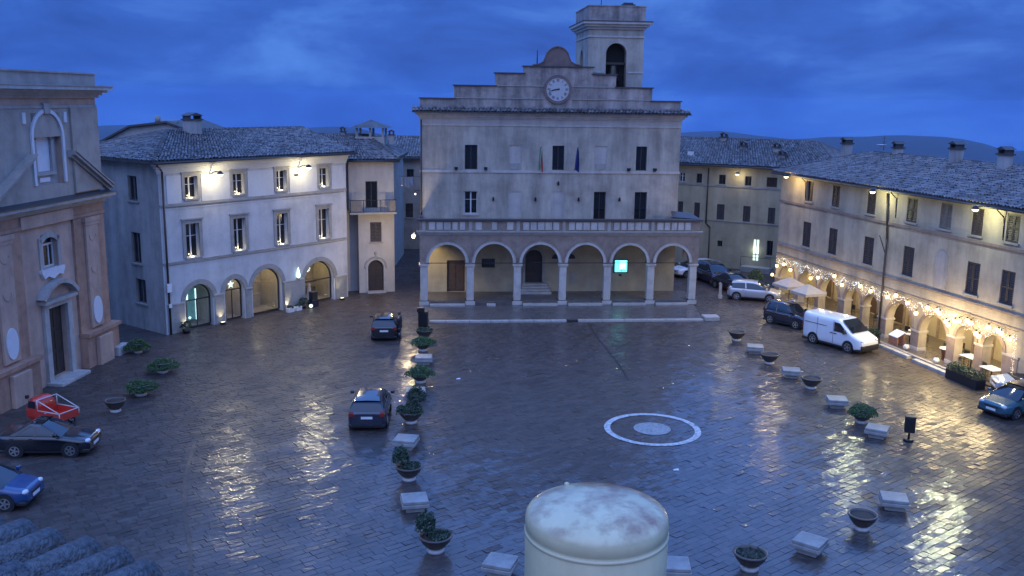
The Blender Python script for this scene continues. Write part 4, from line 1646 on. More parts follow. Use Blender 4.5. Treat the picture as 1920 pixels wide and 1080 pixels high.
for z0, z1 in ((7.40, 7.52), (4.24, 4.34)):
    g = B.mb()
    g.box(U0, U1, -.06, .02, z0, z1)
    B.part('string_course', g, 'grey_stone')
g = B.mb()
g.tube([(-30.36, -.09, 9.0), (-30.36, -.09, 4.0), (-29.95, -.09, 3.6), (-29.95, -.09, 0)], .06, 8)
B.part('downpipe', g, 'pipe_copper')
g = B.mb()
g.box(-26.6, -23.9, -1.0, -.002, -.2, .45)
B.part('stone_ledge', g, 'grey_stone', bevel=.04)
g = B.mb()
g.cyl((-26.6, -.95, .45), (-26.6, -.95, 1.35), .02, .02, 6)
g.tube([(-26.6, -.95, 1.35), (-23.9, -.95, 1.35), (-23.9, -.95, .45)], .02, 6)
B.part('handrail', g, 'metal_dark')
roof(B, U0, U1, 0, 10, 9.38, 11.5, hipr=3.6, over=.5)
for u, y, z in ((-30.7, 4.6, 11.3), (-28.3, 3.2, 10.6), (-25.0, 2.6, 10.6), (-24.2, 1.6, 10.0)):
    chimney(B, u, y, z - .6, z + .35, .55, .5)
g = B.mb()
g.box(-32.9, -32.3, 1.0, 1.05, 9.75, 10.4)
g.cyl((-32.6, 1.1, 9.5), (-32.6, 1.1, 10.4), .03, .03, 6)
B.part('satellite_dish', g, 'cloth_white')
wall_lamp(B, -27.47, 8.7, 'lit lamp under the eave of the yellowish corner house', .7, 110)

# ------------------------------------------------------------------ arcaded house on the right
B = Bld("arcade_house", "long cream house with restaurant arcade, lamps and garlands of lights", "house", 1.3384, 37.42, -67.6)
U0, U1 = -67.6, -34.0
RTOP = [(-63.95, -62.95), (-60.38, -59.43), (-56.14, -55.2), (-51.91, -50.9), (-48.78, -47.75), (-46.05, -45.15), (-43.35, -42.4), (-40.5, -39.6), (-37.6, -36.7)]
RLOW = [(-63.94, -62.85), (-60.40, -59.35), (-56.10, -55.0), (-51.85, -50.8), (-46.03, -44.98), (-43.3, -42.3), (-39.6, -38.6)]
ARC = [(-66.9, -64.7, 1.55), (-64.0, -61.6, 1.55), (-61.1, -58.6, 1.5), (-57.8, -55.9, 1.65), (-55.6, -53.85, 1.7), (-52.95, -50.36, 1.42), (-49.60, -47.05, 1.38), (-46.36, -44.72, 1.82), (-44.05, -42.55, 1.92)]
g = B.mb()
g.wall(U0, U1, -.2, 9.6, [(a, b, 7.86, 9.36) for a, b in RTOP] + [(a, b, 4.5, 6.33) for a, b in RLOW] + [(a, b, -.2, zs, 'arch') for a, b, zs in ARC], d=.55, n=22)
B.part('wall', g, 'cream_stucco')
g = B.mb()
g.quad((U0, 0, -.2), (U0, 10, -.2), (U0, 10, 9.6), (U0, 0, 9.6))
g.quad((U1, 10, -.2), (U1, 0, -.2), (U1, 0, 9.6), (U1, 10, 9.6))
g.quad((U1, 10, -.2), (U0, 10, -.2), (U0, 10, 9.6), (U1, 10, 9.6))
B.part('side_wall', g, 'cream_stucco')
for i, (a, b) in enumerate(RTOP):
    window(B, a, b, 7.86, 9.36, 'shutgrey' if i == 4 else 'shut', depth=.12 if i else .3)
for i, (a, b) in enumerate(RLOW):
    window(B, a, b, 4.5, 6.33, 'shut', depth=.12)
g = B.mb()
g.wall(-48.81, -47.57, 4.46, 6.6, [], y=-.03)
g2 = B.mb()
g2.prism(half_round(-48.72, -47.62, 4.3, 6.0), 'y', -.035, .01)
B.part('blind_arch', g2, 'side_stucco')
for z0, z1, y in ((7.44, 7.60, .09), (4.02, 4.14, .10), (3.36, 3.42, .05)):
    g = B.mb()
    g.box(U0, U1, -y, .02, z0, z1)
    B.part('string_course', g, 'portico_brick')
g = B.mb()
g.tube([(-53.85, -.12, 9.4), (-53.5, -.12, 6.5), (-53.5, -.12, 0)], .065, 8)
B.part('downpipe', g, 'pipe_copper')
g = B.mb()
g.tube([(-54.4, -.05, 6.6), (-53.9, -.08, 6.0), (-53.7, -.05, 5.6)], .03, 6)
B.part('cable', g, 'gutter_metal')
for (a, b, zs) in ARC:
    g = B.mb()
    r_ = (b - a) / 2
    g.ring((a + b) / 2, zs, r_ - .004, r_ + .22, -.05, .05, 22)
    B.part('arch_moulding', g, 'portico_brick')
for i in range(len(ARC) + 1):
    a = ARC[i - 1][1] if i else U0
    b = ARC[i][0] if i < len(ARC) else -41.4
    zs = ARC[min(i, len(ARC) - 1)][2]
    g = B.mb()
    g.box(a - .04, b + .04, -.07, .62, zs - .12, zs)
    B.part('capital', g, 'pale_stone')
    g = B.mb()
    g.box(a - .03, b + .03, -.06, .58, -.1, .32)
    B.part('pillar_base', g, 'pale_stone', bevel=.02)
    g = B.mb()
    g.box(a + .01, b - .01, -.03, .02, .32, zs - .12)
    B.part('pillar_facing', g, 'portico_brick')
# interior of the arcade
g = B.mb()
CR = -41.0
doors = [((a + b) / 2 + .25 - .75, (a + b) / 2 + .25 + .75, .13, 1.75, 'arch') for a, b, zs in ARC]
g.wall(U0 + .1, CR, .0, 3.25, doors, y=3.4, d=.25)
B.part('inner_wall', g, 'ochre_wall')
for k, h in enumerate(doors):
    g = B.mb()
    g.prism(half_round(h[0], h[1], .13, h[3]), 'y', 3.58, 3.64)
    d_ = B.part('inner_door', g, 'ochre_wall' if k in (5, 6, 7, 8) else 'brown_wood')
    g = B.mb()
    g.box(h[0] - .16, h[0] + .0, 3.3, 3.42, .12, 1.75)
    B.part('inner_pilaster', g, 'portico_brick', d_)
    g = B.mb()
    g.box(h[1], h[1] + .16, 3.3, 3.42, .12, 1.75)
    B.part('inner_pilaster', g, 'portico_brick', d_)
g = B.mb()
g.quad((CR, .55, 0), (CR, 3.4, 0), (CR, 3.4, 3.25), (CR, .55, 3.25))
g.quad((U0 + .1, .55, 0), (U0 + .1, 3.4, 0), (U0 + .1, 3.4, 3.25), (U0 + .1, .55, 3.25))
g.quad((U0 + .1, .55, 3.25), (CR, .55, 3.25), (CR, 3.4, 3.25), (U0 + .1, 3.4, 3.25))
B.part('arcade_ceiling', g, 'ochre_wall')
g = B.mb()
g.box(U0, -41.2, -.75, 3.4, -.25, .12)
B.part('arcade_floor', g, 'pale_paving')
# kerb blocks in front
for a, b, y in ((-51.4, -48.5, -1.35), (-47.9, -44.5, -1.45)):
    uu = a
    while uu < b - .3:
        ln = min(1.15, b - uu)
        x, yy = B.w(uu + ln / 2, y)
        g = MB()
        g.box(-ln / 2 + .01, ln / 2 - .01, -.17, .17, -.05, .17)
        k_ = obj('kerb_stone', g, 'pale_stone', loc=(x, yy, 0), rz=-B.az, bevel=.02, parent=piazza)
        uu += ln
g = B.mb()
uu = -53.0
while uu < -43:
    g = B.mb()
    g.box(uu + .01, uu + 1.23, -.98, -.76, -.2, .13)
    B.part('step_stone', g, 'pale_stone_wet', bevel=.015)
    uu += 1.25
roof(B, U0, U1, 0, 10, 9.72, 11.45, hipl=4.6, over=.55)
for u, y, z0, z1, w in ((-66.0, 4.4, 10.6, 11.95, .62), (-53.8, 4.6, 11.0, 12.2, .62), (-49.2, 4.4, 11.0, 12.1, .62), (-60.5, 5, 11.3, 11.9, .4)):
    chimney(B, u, y, z0, z1, w, .6)
g = B.mb()
g.cyl((-62.2, 5, 11.7), (-62.2, 5, 12.7), .02, .02, 6)
g.tube([(-62.5, 5, 12.3), (-61.9, 5, 12.3)], .012, 4)
g.tube([(-62.4, 5, 12.55), (-62.0, 5, 12.55)], .012, 4)
an = B.part('antenna', g, 'gutter_metal')
g = B.mb()
g.lathe([(0, 0), (.22, .05), (.36, .16)], (-61.6, 4.4, 11.95), 14)
B.part('satellite_dish', g, 'cloth_white', an)
wall_lamp(B, -64.82, 9.62, 'lit curved lamp at the far left end of the arcade house', 1.2, 560, (1, .74, .34), arc=True)
wall_lamp(B, -53.85, 9.55, 'lit curved lamp by the downpipe in the middle of the arcade house', 1.2, 480, (.95, .95, .52), arc=True)
wall_lamp(B, -44.4, 9.5, 'lit curved lamp at the right end of the arcade house', 1.2, 560, (.95, .97, .55), arc=True)
AH = B
# garland bulbs over the arches, each a thing; the icicle lights behind them hang as one mass
bulbs = [(-67.05, 2.43), (-66.0, 2.73), (-64.96, 2.47), (-67.69, 1.61), (-62.01, 2.37), (-61.06, 2.6), (-58.94, 3.1), (-57.93, 2.66), (-55.77, 3.0), (-54.58, 2.89), (-52.74, 2.89), (-51.89, 3.15),
         (-50.68, 2.93), (-49.79, 2.47), (-48.75, 3.04), (-47.93, 3.05), (-47.65, 2.95), (-47.02, 2.59), (-46.8, 2.45), (-46.28, 2.78), (-45.95, 2.88), (-45.29, 3.04), (-45.0, 2.98), (-44.49, 2.5), (-44.25, 2.4), (-43.59, 3.07), (-42.81, 3.05), (-42.6, 2.98), (-41.97, 2.81)]
pm = MB()
pm.lathe([(0, -.15), (.09, -.12), (.135, -.02), (.10, .09), (0, .13)], (0, 0, 0), 10)
proto = obj('garland_bulb', pm, 'bulb_warm')
cm = MB()
cm.cyl((0, 0, .11), (0, 0, .22), .045, .045, 8)
cm.tube([(0, 0, .2), (0, .18, .26)], .012, 5)
obj('bulb_cap', cm, 'metal_dark', proto)
for k, (u, z) in enumerate(bulbs):
    x, y = B.w(u, -.22)
    o = proto if k == 0 else copy_tree(proto)
    o.location = (x, y, z)
    o.rotation_euler = (0, 0, -B.az)
    tag(o, 'warm round bulb in the garland above the arcade arches', 'light bulb', 'garland bulbs along the arcade')
    if k % 2 == 0 or k > 14:
        d = bpy.data.lights.new('bulb_light', 'POINT')
        d.energy = 46
        d.color = (1, .76, .38)
        d.shadow_soft_size = .12
        lo = bpy.data.objects.new('bulb_light', d)
        COL.objects.link(lo)
        lo.location = (*B.w(u, -1.0), z - .15)
ic, icc = B.mb(), B.mb()
r = random.Random(11)
for k in range(950):
    u = r.uniform(-67.4, -41.5)
    drop = .18 + .75 * abs(math.sin(u * 1.9)) * r.random() ** .7
    z = 3.34 - drop
    t = icc if (r.random() < .25 or (-64.6 < u < -63.2) or (-56.6 < u < -55.9)) else ic
    t.add([(u - .016, -.12, z), (u + .016, -.12, z), (u, -.15, z + .03), (u, -.12, z + .05)], [(0, 1, 2), (0, 2, 3), (1, 3, 2)])
for k in range(60):
    u, z = -41.6 + r.gauss(0, .06), r.uniform(.9, 2.9)
    ic.add([(u - .02, -.14, z), (u + .02, -.14, z), (u, -.17, z + .03), (u, -.14, z + .05)], [(0, 1, 2), (0, 2, 3), (1, 3, 2)])
il = thing('icicle_lights', 'curtain of tiny warm and bluish icicle lights along the top of the arcade', 'fairy lights', (*B.w(-67.6, 0), 0), -B.az)
for g, m_ in ((ic, 'icicle_lit'), (icc, 'icicle_cold')):
    o = obj('tiny_lights', g, m_, il)
    o['kind'] = 'stuff'
g = B.mb()
g.tube([(-67.5 + i * .5, -.11, 3.32 - .03 * (i % 2)) for i in range(53)], .012, 4)
obj('cable', g, 'gutter_metal', il)
# lamps inside the arcade
for u in (-65.8, -59.8, -55.0, -51.6, -48.3, -45.4, -43.0):
    f = thing('arcade_lamp', 'small lit ceiling lamp inside the restaurant arcade', 'ceiling lamp', (*B.w(u, 1.9), 3.05), -B.az, 'ceiling lamps in the arcade')
    g = MB()
    g.lathe([(0, .18), (.10, .17), (.14, .05), (.12, .0), (0, -.03)], (0, 0, 0), 12)
    obj('lamp_glass', g, 'lamp_head_lit', f)
    d = bpy.data.lights.new('lamp_light', 'POINT')
    d.energy = 210
    d.color = (1, .80, .42)
    d.shadow_soft_size = .12
    o = bpy.data.objects.new('lamp_light', d)
    COL.objects.link(o)
    o.parent = f
    o.location = (0, 0, -.18)

# ------------------------------------------------------------------ church on the left
B = Bld('church', 'plastered church front with broken pediment, tall doorway and white oval plaques', 'church', -1.4684, 28.855, 38.0)
U0, U1 = 38.0, 51.4
g = B.mb()
g.wall(U0, U1, -.2, 15.2, [(45.39, 46.74, 6.07, 7.82), (45.38, 47.1, .2, 3.97), (45.35, 47.85, 10.3, 12.72, 'arch')], d=.4)
B.part('wall', g, 'church_plaster')
solid(B, U0, U1, 0, 22, -.2, 15.2, 'church_upper', 'side_wall', top=True)
g = B.mb()
g.box(U0, 48.75, -.05, .02, 12.75, 14.2)
g.wall(U0, 48.75, 9.6, 12.75, [(45.35, 47.85, 10.3, 12.72, 'arch')], y=-.05, d=.05)
B.part('upper_field', g, 'church_upper')
g = B.mb()
g.box(48.76, U1 + .02, -.16, .02, 9.7, 14.2)
B.part('upper_pilaster', g, 'church_upper')
g = B.mb()
g.wall(45.35, 47.85, 10.3, 13.98, [(45.95, 47.25, 11.0, 12.75)], y=.28, d=.1)
B.part('niche', g, 'church_stone')
g = B.mb()
g.ring(46.6, 12.72, 1.26, 1.45, -.14, .0, 24, legs=2.35)
B.part('niche_moulding', g, 'oval_white')
g = B.mb()
g.prism([(46.38, 13.92), (46.82, 13.92), (46.92, 14.45), (46.28, 14.45)], 'y', -.2, .0)
B.part('keystone', g, 'church_stone')
wn_ = B.mb()
wn_.ring(46.6, 12.3, .70, .92, .16, .3, 18, math.pi * .15, math.pi * .85)
wn_.box(45.72, 45.95, .16, .3, 10.95, 12.6)
wn_.box(47.25, 47.48, .16, .3, 10.95, 12.6)
wn_.box(45.7, 47.5, .12, .3, 10.8, 10.95)
wf = B.part('blind_window', wn_, 'church_stone')
g = B.mb()
g.box(45.9, 47.3, .30, .36, 10.95, 13.0)
B.part('pane', g, 'oval_white', wf)
g = B.mb()
g.box(46.1, 47.0, .2, .3, 10.45, 10.68)
B.part('inscription_tablet', g, 'oval_white', wf)
for u in (44.7, 48.3):
    g = B.mb()
    g.box(u - .13, u + .13, -.12, -.052, 13.45, 14.0)
    B.part('relief_block', g, 'oval_white')
for z0, z1, y in ((14.2, 14.34, .10), (14.72, 14.86, .2), (14.86, 15.0, .34), (15.0, 15.14, .55), (15.14, 15.32, .76)):
    g = B.mb()
    g.box(U0, U1 + y, -y, .02, z0, z1)
    B.part('cornice_moulding', g, 'church_stone' if z0 < 15.1 else 'pale_stone')
g = B.mb()
g.box(U0, U1 + .05, -.05, .02, 14.34, 14.72)
B.part('frieze', g, 'church_plaster')
g = B.mb()
g.box(U0, U1 + .80, -.80, .05, 15.322, 15.37)
B.part('cornice_top', g, 'church_upper')
g = B.mb()
g.box(U0, 51.6, -.05, .5, 15.37, 15.98)
g.box(U0, 51.7, -.12, .56, 15.98, 16.06)
B.part('parapet', g, 'church_upper')
# pediment
for z0, z1, y in ((9.0, 9.14, .22), (9.14, 9.30, .42), (9.30, 9.46, .66)):
    g = B.mb()
    g.box(U0, U1 + y * .8, -y, .02, z0, z1)
    B.part('pediment_cornice', g, 'church_stone')
g = B.mb()
g.add([(U0, -.70, 9.46), (U1 + .6, -.70, 9.46), (U1 + .6, .0, 9.46), (U0, 0, 9.46), (U0, -.02, 9.62), (U1 + .3, -.02, 9.62), (U0, -.70, 9.50), (U1 + .6, -.70, 9.50)],
      [(0, 1, 7, 6), (6, 7, 5, 4), (1, 2, 5, 7)])
B.part('pediment_tiles', g, 'gutter_metal')
for (a, za, b, zb) in ((52.0, 9.55, 48.35, 11.62), (41.2, 9.55, 44.85, 11.62)):
    for off, th, y, m_ in ((0, .14, .30, 'church_stone'), (.14, .16, .52, 'church_stone'), (.30, .07, .60, 'church_upper')):
        g = B.mb()
        g.prism([(a, za + off), (b, zb + off), (b, zb + off + th), (a, za + off + th)], 'y', -y, -.052)
        B.part('raking_cornice', g, m_)
g = B.mb()
g.prism([(41.4, 9.6), (51.6, 9.6), (48.4, 11.5), (44.8, 11.5)], 'y', -.07, -.052)
# lower order
for a, b in ((40.4, 43.55), (48.25, 51.35)):
    g = B.mb()
    g.box(a, b, -.14, .02, 1.95, 8.3)
    B.part('brick_bay', g, 'church_brick')
    c = (a + b) / 2
    g = B.mb()
    g.box(c - .62, c + .62, -.28, -.142, 2.1, 8.05)
    p = B.part('pilaster', g, 'church_plaster', bevel=.02)
    g = B.mb()
    g.box(c - .75, c + .75, -.36, -.142, 8.05, 8.28)
    g.box(c - .68, c + .68, -.32, -.142, 7.85, 8.05)
    B.part('capital', g, 'church_plaster', p)
    for z_ in (5.5, 7.3):
        g = B.mb()
        g.ring(c, z_, .28, .36, -.31, -.28, 14, math.pi, 2 * math.pi)
        B.part('carved_swag', g, 'church_plaster', p)
    g = B.mb()
    g.box(a - .05, b + .35, -.62, .02, 1.78, 1.98)
    B.part('plinth_moulding', g, 'church_brick')
    g = B.mb()
    g.box(a, b + .25, -.45, .02, -.2, 1.78)
    B.part('plinth', g, 'church_brick')
    g = B.mb()
    g.box(c - .72, c + .72, -.70, -.452, -.2, 1.6)
    B.part('plinth_pedestal', g, 'church_plaster', bevel=.03)
    g = B.mb()
    n_ = 28
    ov = [(c - .0 + .46 * math.cos(2 * math.pi * k / n_), 3.03 + .78 * math.sin(2 * math.pi * k / n_)) for k in range(n_)]
    g.prism(ov, 'y', -.33, -.282)
    B.part('oval_plaque', g, 'oval_white')
g = B.mb()
g.box(U0, U1 + .1, -.18, .02, 8.32, 8.50)
g.box(U0, U1 + .06, -.10, .02, 8.50, 9.0)
B.part('entablature', g, 'church_brick')
g = B.mb()
g.box(43.6, 48.2, -.20, -.1, 8.34, 8.95)
B.part('entablature_panel', g, 'church_plaster')
g = B.mb()
g.box(51.0, 52.1, -.75, -.30, -.2, .55)
B.part('corner_stone', g, 'pale_stone', bevel=.08)
# window over the door
g = B.mb()
g.ring(46.065, 6.65, 1.0, 1.28, -.08, .04, 18, math.pi * .25, math.pi * .75)
g.box(45.12, 45.39, -.08, .04, 5.9, 7.7)
g.box(46.74, 47.01, -.08, .04, 5.9, 7.7)
sw_ = B.part('window_surround', g, 'church_stone')
g = B.mb()
g.prism([(45.05, 5.9), (45.25, 5.6), (45.6, 5.68), (46.06, 5.5), (46.55, 5.68), (46.9, 5.6), (47.1, 5.9), (47.1, 6.05), (45.05, 6.05)], 'y', -.18, .0)
B.part('window_sill', g, 'oval_white', sw_)
g = B.mb()
for q in ((45.39, 45.49, 6.07, 7.8), (46.64, 46.74, 6.07, 7.8), (45.49, 46.64, 6.07, 6.17), (45.49, 46.64, 7.22, 7.32), (45.80, 45.87, 6.17, 7.22), (46.28, 46.35, 6.17, 7.22)):
    g.box(q[0], q[1], .2, .28, q[2], q[3])
wd = B.part('window', g, 'pale_frame')
g = B.mb()
g.box(45.39, 46.74, .25, .26, 6.1, 7.82)
B.part('pane', g, 'window_glass', wd)
# doorway
g = B.mb()
g.box(44.98, 45.378, -.16, .06, .05, 4.0)
g.box(47.102, 47.5, -.16, .06, .05, 4.0)
g.box(44.98, 47.5, -.16, .06, 4.0, 4.30)
B.part('door_surround', g, 'pale_stone')
g = B.mb()
g.box(45.38, 47.1, .28, .34, .2, 3.97)
for a in (45.46, 46.29):
    for z_ in (.4, 1.6, 2.8):
        g.box(a + .06, a + .68, .25, .28, z_, z_ + 1.0)
B.part('door', g, 'dark_wood')
g = B.mb()
g.box(44.75, 47.75, -.40, .02, 4.302, 4.46)
B.part('door_cornice', g, 'church_stone')
g = B.mb()
g.ring(46.25, 3.35, 1.86, 2.08, -.45, .02, 20, math.pi * .21, math.pi * .79)
B.part('door_pediment', g, 'church_stone')
g = B.mb()
g.box(44.9, 47.6, -.9, .28, -.1, .16)
B.part('door_step', g, 'pale_stone', bevel=.03)
CH = B
# ------------------------------------------------------------------ vehicles
def superellipse(w, zb, zt, n=4.5, k=20):
    zc, h = (zb + zt) / 2, (zt - zb) / 2
    pts = []
    for i in range(k):
        a = 2 * math.pi * (i + .5) / k
        c, s = math.cos(a), math.sin(a)
        pts.append((w * math.copysign(abs(c) ** (2 / n), c), zc + h * math.copysign(abs(s) ** (2 / n), s)))
    return pts


def loft(mb, stations, n=4.5, k=20):
    rings = []
    for (x, w, zb, zt) in stations:
        rings.append([(x, p[0], p[1]) for p in superellipse(w, zb, zt, n, k)])
    vs = [p for r_ in rings for p in r_]
    fs = []
    for i in range(len(rings) - 1):
        for j in range(k):
            q = (j + 1) % k
            fs.append((i * k + j, i * k + q, (i + 1) * k + q, (i + 1) * k + j))
    mb.add(vs, fs, True)
    mb.add(rings[0], [list(range(k))], False)
    mb.add(rings[-1], [list(range(k))], False)


def lerp_prof(prof, x):
    for (a, p), (b, q) in zip(prof[:-1], prof[1:]):
        if min(a, b) <= x <= max(a, b):
            return p + (q - p) * (x - a) / (b - a)
    return prof[-1][1]


def make_car(name, label, cat, loc, head, paint, L=4.0, Wd=1.72, kind='hatch', roof_paint=None, group='cars parked in the square', lights=('lamp_clear', 'lamp_red'), rear_plate=True, scale=1.0):
    root = thing(name, label, cat, (*loc, .008), head, group)
    f, r_ = L / 2, -L / 2
    hw = Wd / 2
    if kind == 'hatch':
        top = [(f, .62), (f - .12, .74), (f - .9, .92), (f - 1.0, .95), (r_ + .3, 1.0), (r_ + .05, .95), (r_, .85)]
        cab = [(f - .82, .90), (f - 1.75, 1.40), (f - 2.2, 1.46), (r_ + .7, 1.44), (r_ + .35, 1.36), (r_ + .06, .93)]
    elif kind == 'saloon':
        top = [(f, .60), (f - .12, .72), (f - 1.15, .90), (f - 1.3, .93), (r_ + .9, .98), (r_ + .1, .95), (r_, .80)]
        cab = [(f - 1.1, .88), (f - 1.95, 1.36), (f - 2.4, 1.42), (r_ + 1.5, 1.40), (r_ + 1.25, 1.34), (r_ + .55, .94)]
    elif kind == 'suv':
        top = [(f, .75), (f - .1, .92), (f - 1.0, 1.06), (f - 1.15, 1.08), (r_ + .3, 1.12), (r_ + .05, 1.08), (r_, .95)]
        cab = [(f - 1.0, 1.03), (f - 1.7, 1.60), (f - 2.1, 1.68), (r_ + .5, 1.66), (r_ + .28, 1.58), (r_ + .06, 1.05)]
    else:
        top = [(f, .70), (f - .15, .95), (f - .75, 1.18), (f - .85, 1.24), (f - 1.75, 1.92), (f - 2.0, 1.95), (r_ + .1, 1.95), (r_, 1.88)]
        cab = None
    zb = .20
    xs = sorted({x for x, z in top} | {r_ + L * t for t in (.02, .05, .15, .3, .45, .6, .7, .8, .9, .95, .98)})
    st = []
    for x in xs:
        e2 = min(1, (f - x) / .45, (x - r_) / .30)
        e2 = max(0, e2)
        w = hw * (.80 + .20 * math.sin(e2 * math.pi / 2))
        st.append((x, w, zb + .10 * (1 - e2), lerp_prof(sorted(top), x)))
    b = MB()
    loft(b, st, 5.5 if kind != 'van' else 7, 24)
    body = obj('body', b, paint, root)
    sk = MB()
    sk.box(r_ + .06, f - .06, -hw + .05, hw - .05, .17, .34)
    obj('skirt', sk, 'black_plastic', root, bevel=.04)
    if cab:
        g = MB()
        N = 14
        zbelt = lambda x: lerp_prof(sorted(top), x) - .04
        cs = sorted(cab)
        x0, x1 = cs[0][0], cs[-1][0]
        ringv = []
        for i in range(N + 1):
            x = x0 + (x1 - x0) * i / N
            zt = max(lerp_prof(cs, x), zbelt(x) + .01)
            t = min(1, (zt - zbelt(x)) / .5)
            wt, wb = hw * (.93 - .20 * t), hw * .93
            ringv.append([(x, -wb, zbelt(x)), (x, -wt, zt - .05 * t), (x, -wt + .16 * t, zt), (x, wt - .16 * t, zt), (x, wt, zt - .05 * t), (x, wb, zbelt(x))])
        vs = [p for q in ringv for p in q]
        fs = [(i * 6 + j, i * 6 + j + 1, i * 6 + j + 7, i * 6 + j + 6) for i in range(N) for j in range(5)]
        g.add(vs, fs, True)
        obj('windows', g, 'car_glass', root)
        rp = MB()
        a_, c_ = cab[1][0], cab[4][0]
        N2 = 8
        rv = []
        for i in range(N2 + 1):
            x = c_ + (a_ - c_) * i / N2
            zt = lerp_prof(cs, x)
            t = min(1, (zt - zbelt(x)) / .5)
            wt = hw * (.93 - .20 * t) + .012
            rv.append([(x, -wt - .01, zt - .13), (x, -wt, zt - .045), (x, -wt + .16, zt + .014), (x, 0, zt + .03), (x, wt - .16, zt + .014), (x, wt, zt - .045), (x, wt + .01, zt - .13)])
        rp.add([p for q in rv for p in q], [(i * 7 + j, i * 7 + j + 1, i * 7 + j + 8, i * 7 + j + 7) for i in range(N2) for j in range(6)], True)
        rf = obj('roof', rp, roof_paint or paint, root)
        if kind in ('suv', 'saloon') and name != 'teal_car':
            rr = MB()
            for s in (-1, 1):
                rr.tube([(c_ + .25, s * hw * .66, cab[2][1] + .05), (a_ - .25, s * hw * .66, cab[2][1] + .05)], .018, 6)
            obj('roof_rail', rr, 'rim_alloy', rf)
        pl = MB()

        def pillar(xb, xt, w=.05):
            for s in (-1, 1):
                pl = MB()
                zt = lerp_prof(cs, xt) - .06
                z0 = zbelt(xb) - .01
                wt = hw * .735 + .012
                wb = hw * .93 + .012
                pl.add([(xb - w, s * wb, z0), (xb + w, s * wb, z0), (xt + w, s * wt, zt), (xt - w, s * wt, zt),
                        (xb - w, s * (wb - .03), z0), (xb + w, s * (wb - .03), z0), (xt + w, s * (wt - .03), zt), (xt - w, s * (wt - .03), zt)],
                       [(0, 1, 2, 3), (0, 4, 5, 1), (1, 5, 6, 2), (2, 6, 7, 3), (3, 7, 4, 0)])
                obj('window_pillar', pl, paint, root)
        pillar(cab[0][0] - .04, cab[1][0] - .02)
        mid = (cab[1][0] + cab[3][0]) / 2 - .05
        pillar(mid, mid - .06, .04)
        pillar(cab[5][0] + .18, cab[4][0] + .12, .09)
        mr_ = MB()
        for s in (-1, 1):
            mr_ = MB()
            mr_.box(cab[0][0] - .28, cab[0][0] - .14, s * (hw + .10) - .09, s * (hw + .10) + .09, .93 if kind != 'suv' else 1.08, 1.08 if kind != 'suv' else 1.24)
            obj('wing_mirror', mr_, paint, root, bevel=.03)
    else:
        g = MB()
        hw2 = hw + .004
        g.add([(f - .78, -hw * .82, 1.22), (f - .78, hw * .82, 1.22), (f - 1.62, hw * .78, 1.86), (f - 1.62, -hw * .78, 1.86),
               (f - .80, -hw * .82, 1.18), (f - .80, hw * .82, 1.18)], [(0, 1, 2, 3)])
        g.v = [(p[0] + .025, p[1], p[2] + .02) for p in g.v]
        ws = obj('windscreen', g, 'car_glass', root)
        for s in (-1, 1):
            g = MB()
            y = s * hw2
            g.prism([(f - 1.05, 1.14), (f - 1.30, 1.42), (f - 1.62, 1.70), (f - 2.02, 1.72), (f - 2.02, 1.14)], 'y', y - .012, y + .012)
            obj('side_window', g, 'car_glass', root)
            g = MB()
            for hx in (f - 1.92, f - 2.22):
                g.box(hx - .09, hx + .09, y - .02, y + .03, .98, 1.03)
            obj('door_handle', g, 'black_plastic', root)
            g = MB()
            g.box(f - 4.3, f - 2.6, y - .01, y + .012, 1.34, 1.37)
            for xx in (f - 2.08, f - 3.3):
                g.box(xx - .006, xx + .006, y - .01, y + .006, .40, 1.80)
            obj('slide_rail', g, 'black_plastic', root)
        g = MB()
        g.box(f - .10, f + .03, -hw + .10, hw - .10, .28, .58)
        obj('bumper', g, 'black_plastic', root, bevel=.05)
        g = MB()
        for s in (-1, 1):
            g = MB()
            g.box(f - 1.25, f - 1.12, s * (hw + .12) - .1, s * (hw + .12) + .1, 1.12, 1.38)
            obj('wing_mirror', g, 'black_plastic', root, bevel=.03)
        g = MB()
        for s in (-.35, .25):
            g.tube([(f - .80, s, 1.26), (f - 1.12, s + .35, 1.50)], .012, 5)
        obj('wiper', g, 'black_plastic', ws)
    wr = .30 if kind not in ('van', 'suv') else .34
    for x in (f - .78 if kind != 'van' else f - .95, r_ + .75 if kind != 'van' else r_ + .95):
        for s in (-1, 1):
            wa = MB()
            wa.cyl((x, s * (hw - .20), wr + .01), (x, s * (hw + .004), wr + .01), wr + .07, wr + .07, 20, smooth=False)
            wh = obj('wheel', wa, 'black_plastic', root)
            ty = MB()
            ty.cyl((x, s * (hw - .18), wr), (x, s * (hw + .012), wr), wr, wr, 22)
            obj('tyre', ty, 'rubber', wh)
            rm_ = MB()
            yo = s * (hw + .02)
            rm_.ring(0, 0, wr * .60, wr * .70, -.006, .006, 20, 0, 2 * math.pi)
            for q in range(5):
                a = q * 2 * math.pi / 5
                c, s_ = math.cos(a), math.sin(a)
                rm_.add([(-.035 * s_, -.006, .035 * c), (c * wr * .64 - .03 * s_, -.006, s_ * wr * .64 + .03 * c), (c * wr * .64 + .03 * s_, -.006, s_ * wr * .64 - .03 * c), (.035 * s_, -.006, -.035 * c)], [(0, 1, 2, 3)])
            rm_.v = [(p[0] + x, p[1] + yo, p[2] + wr) for p in rm_.v]
            obj('rim', rm_, 'rim_alloy', wh)
    hz = {'van': .82, 'suv': .80}.get(kind, .66)
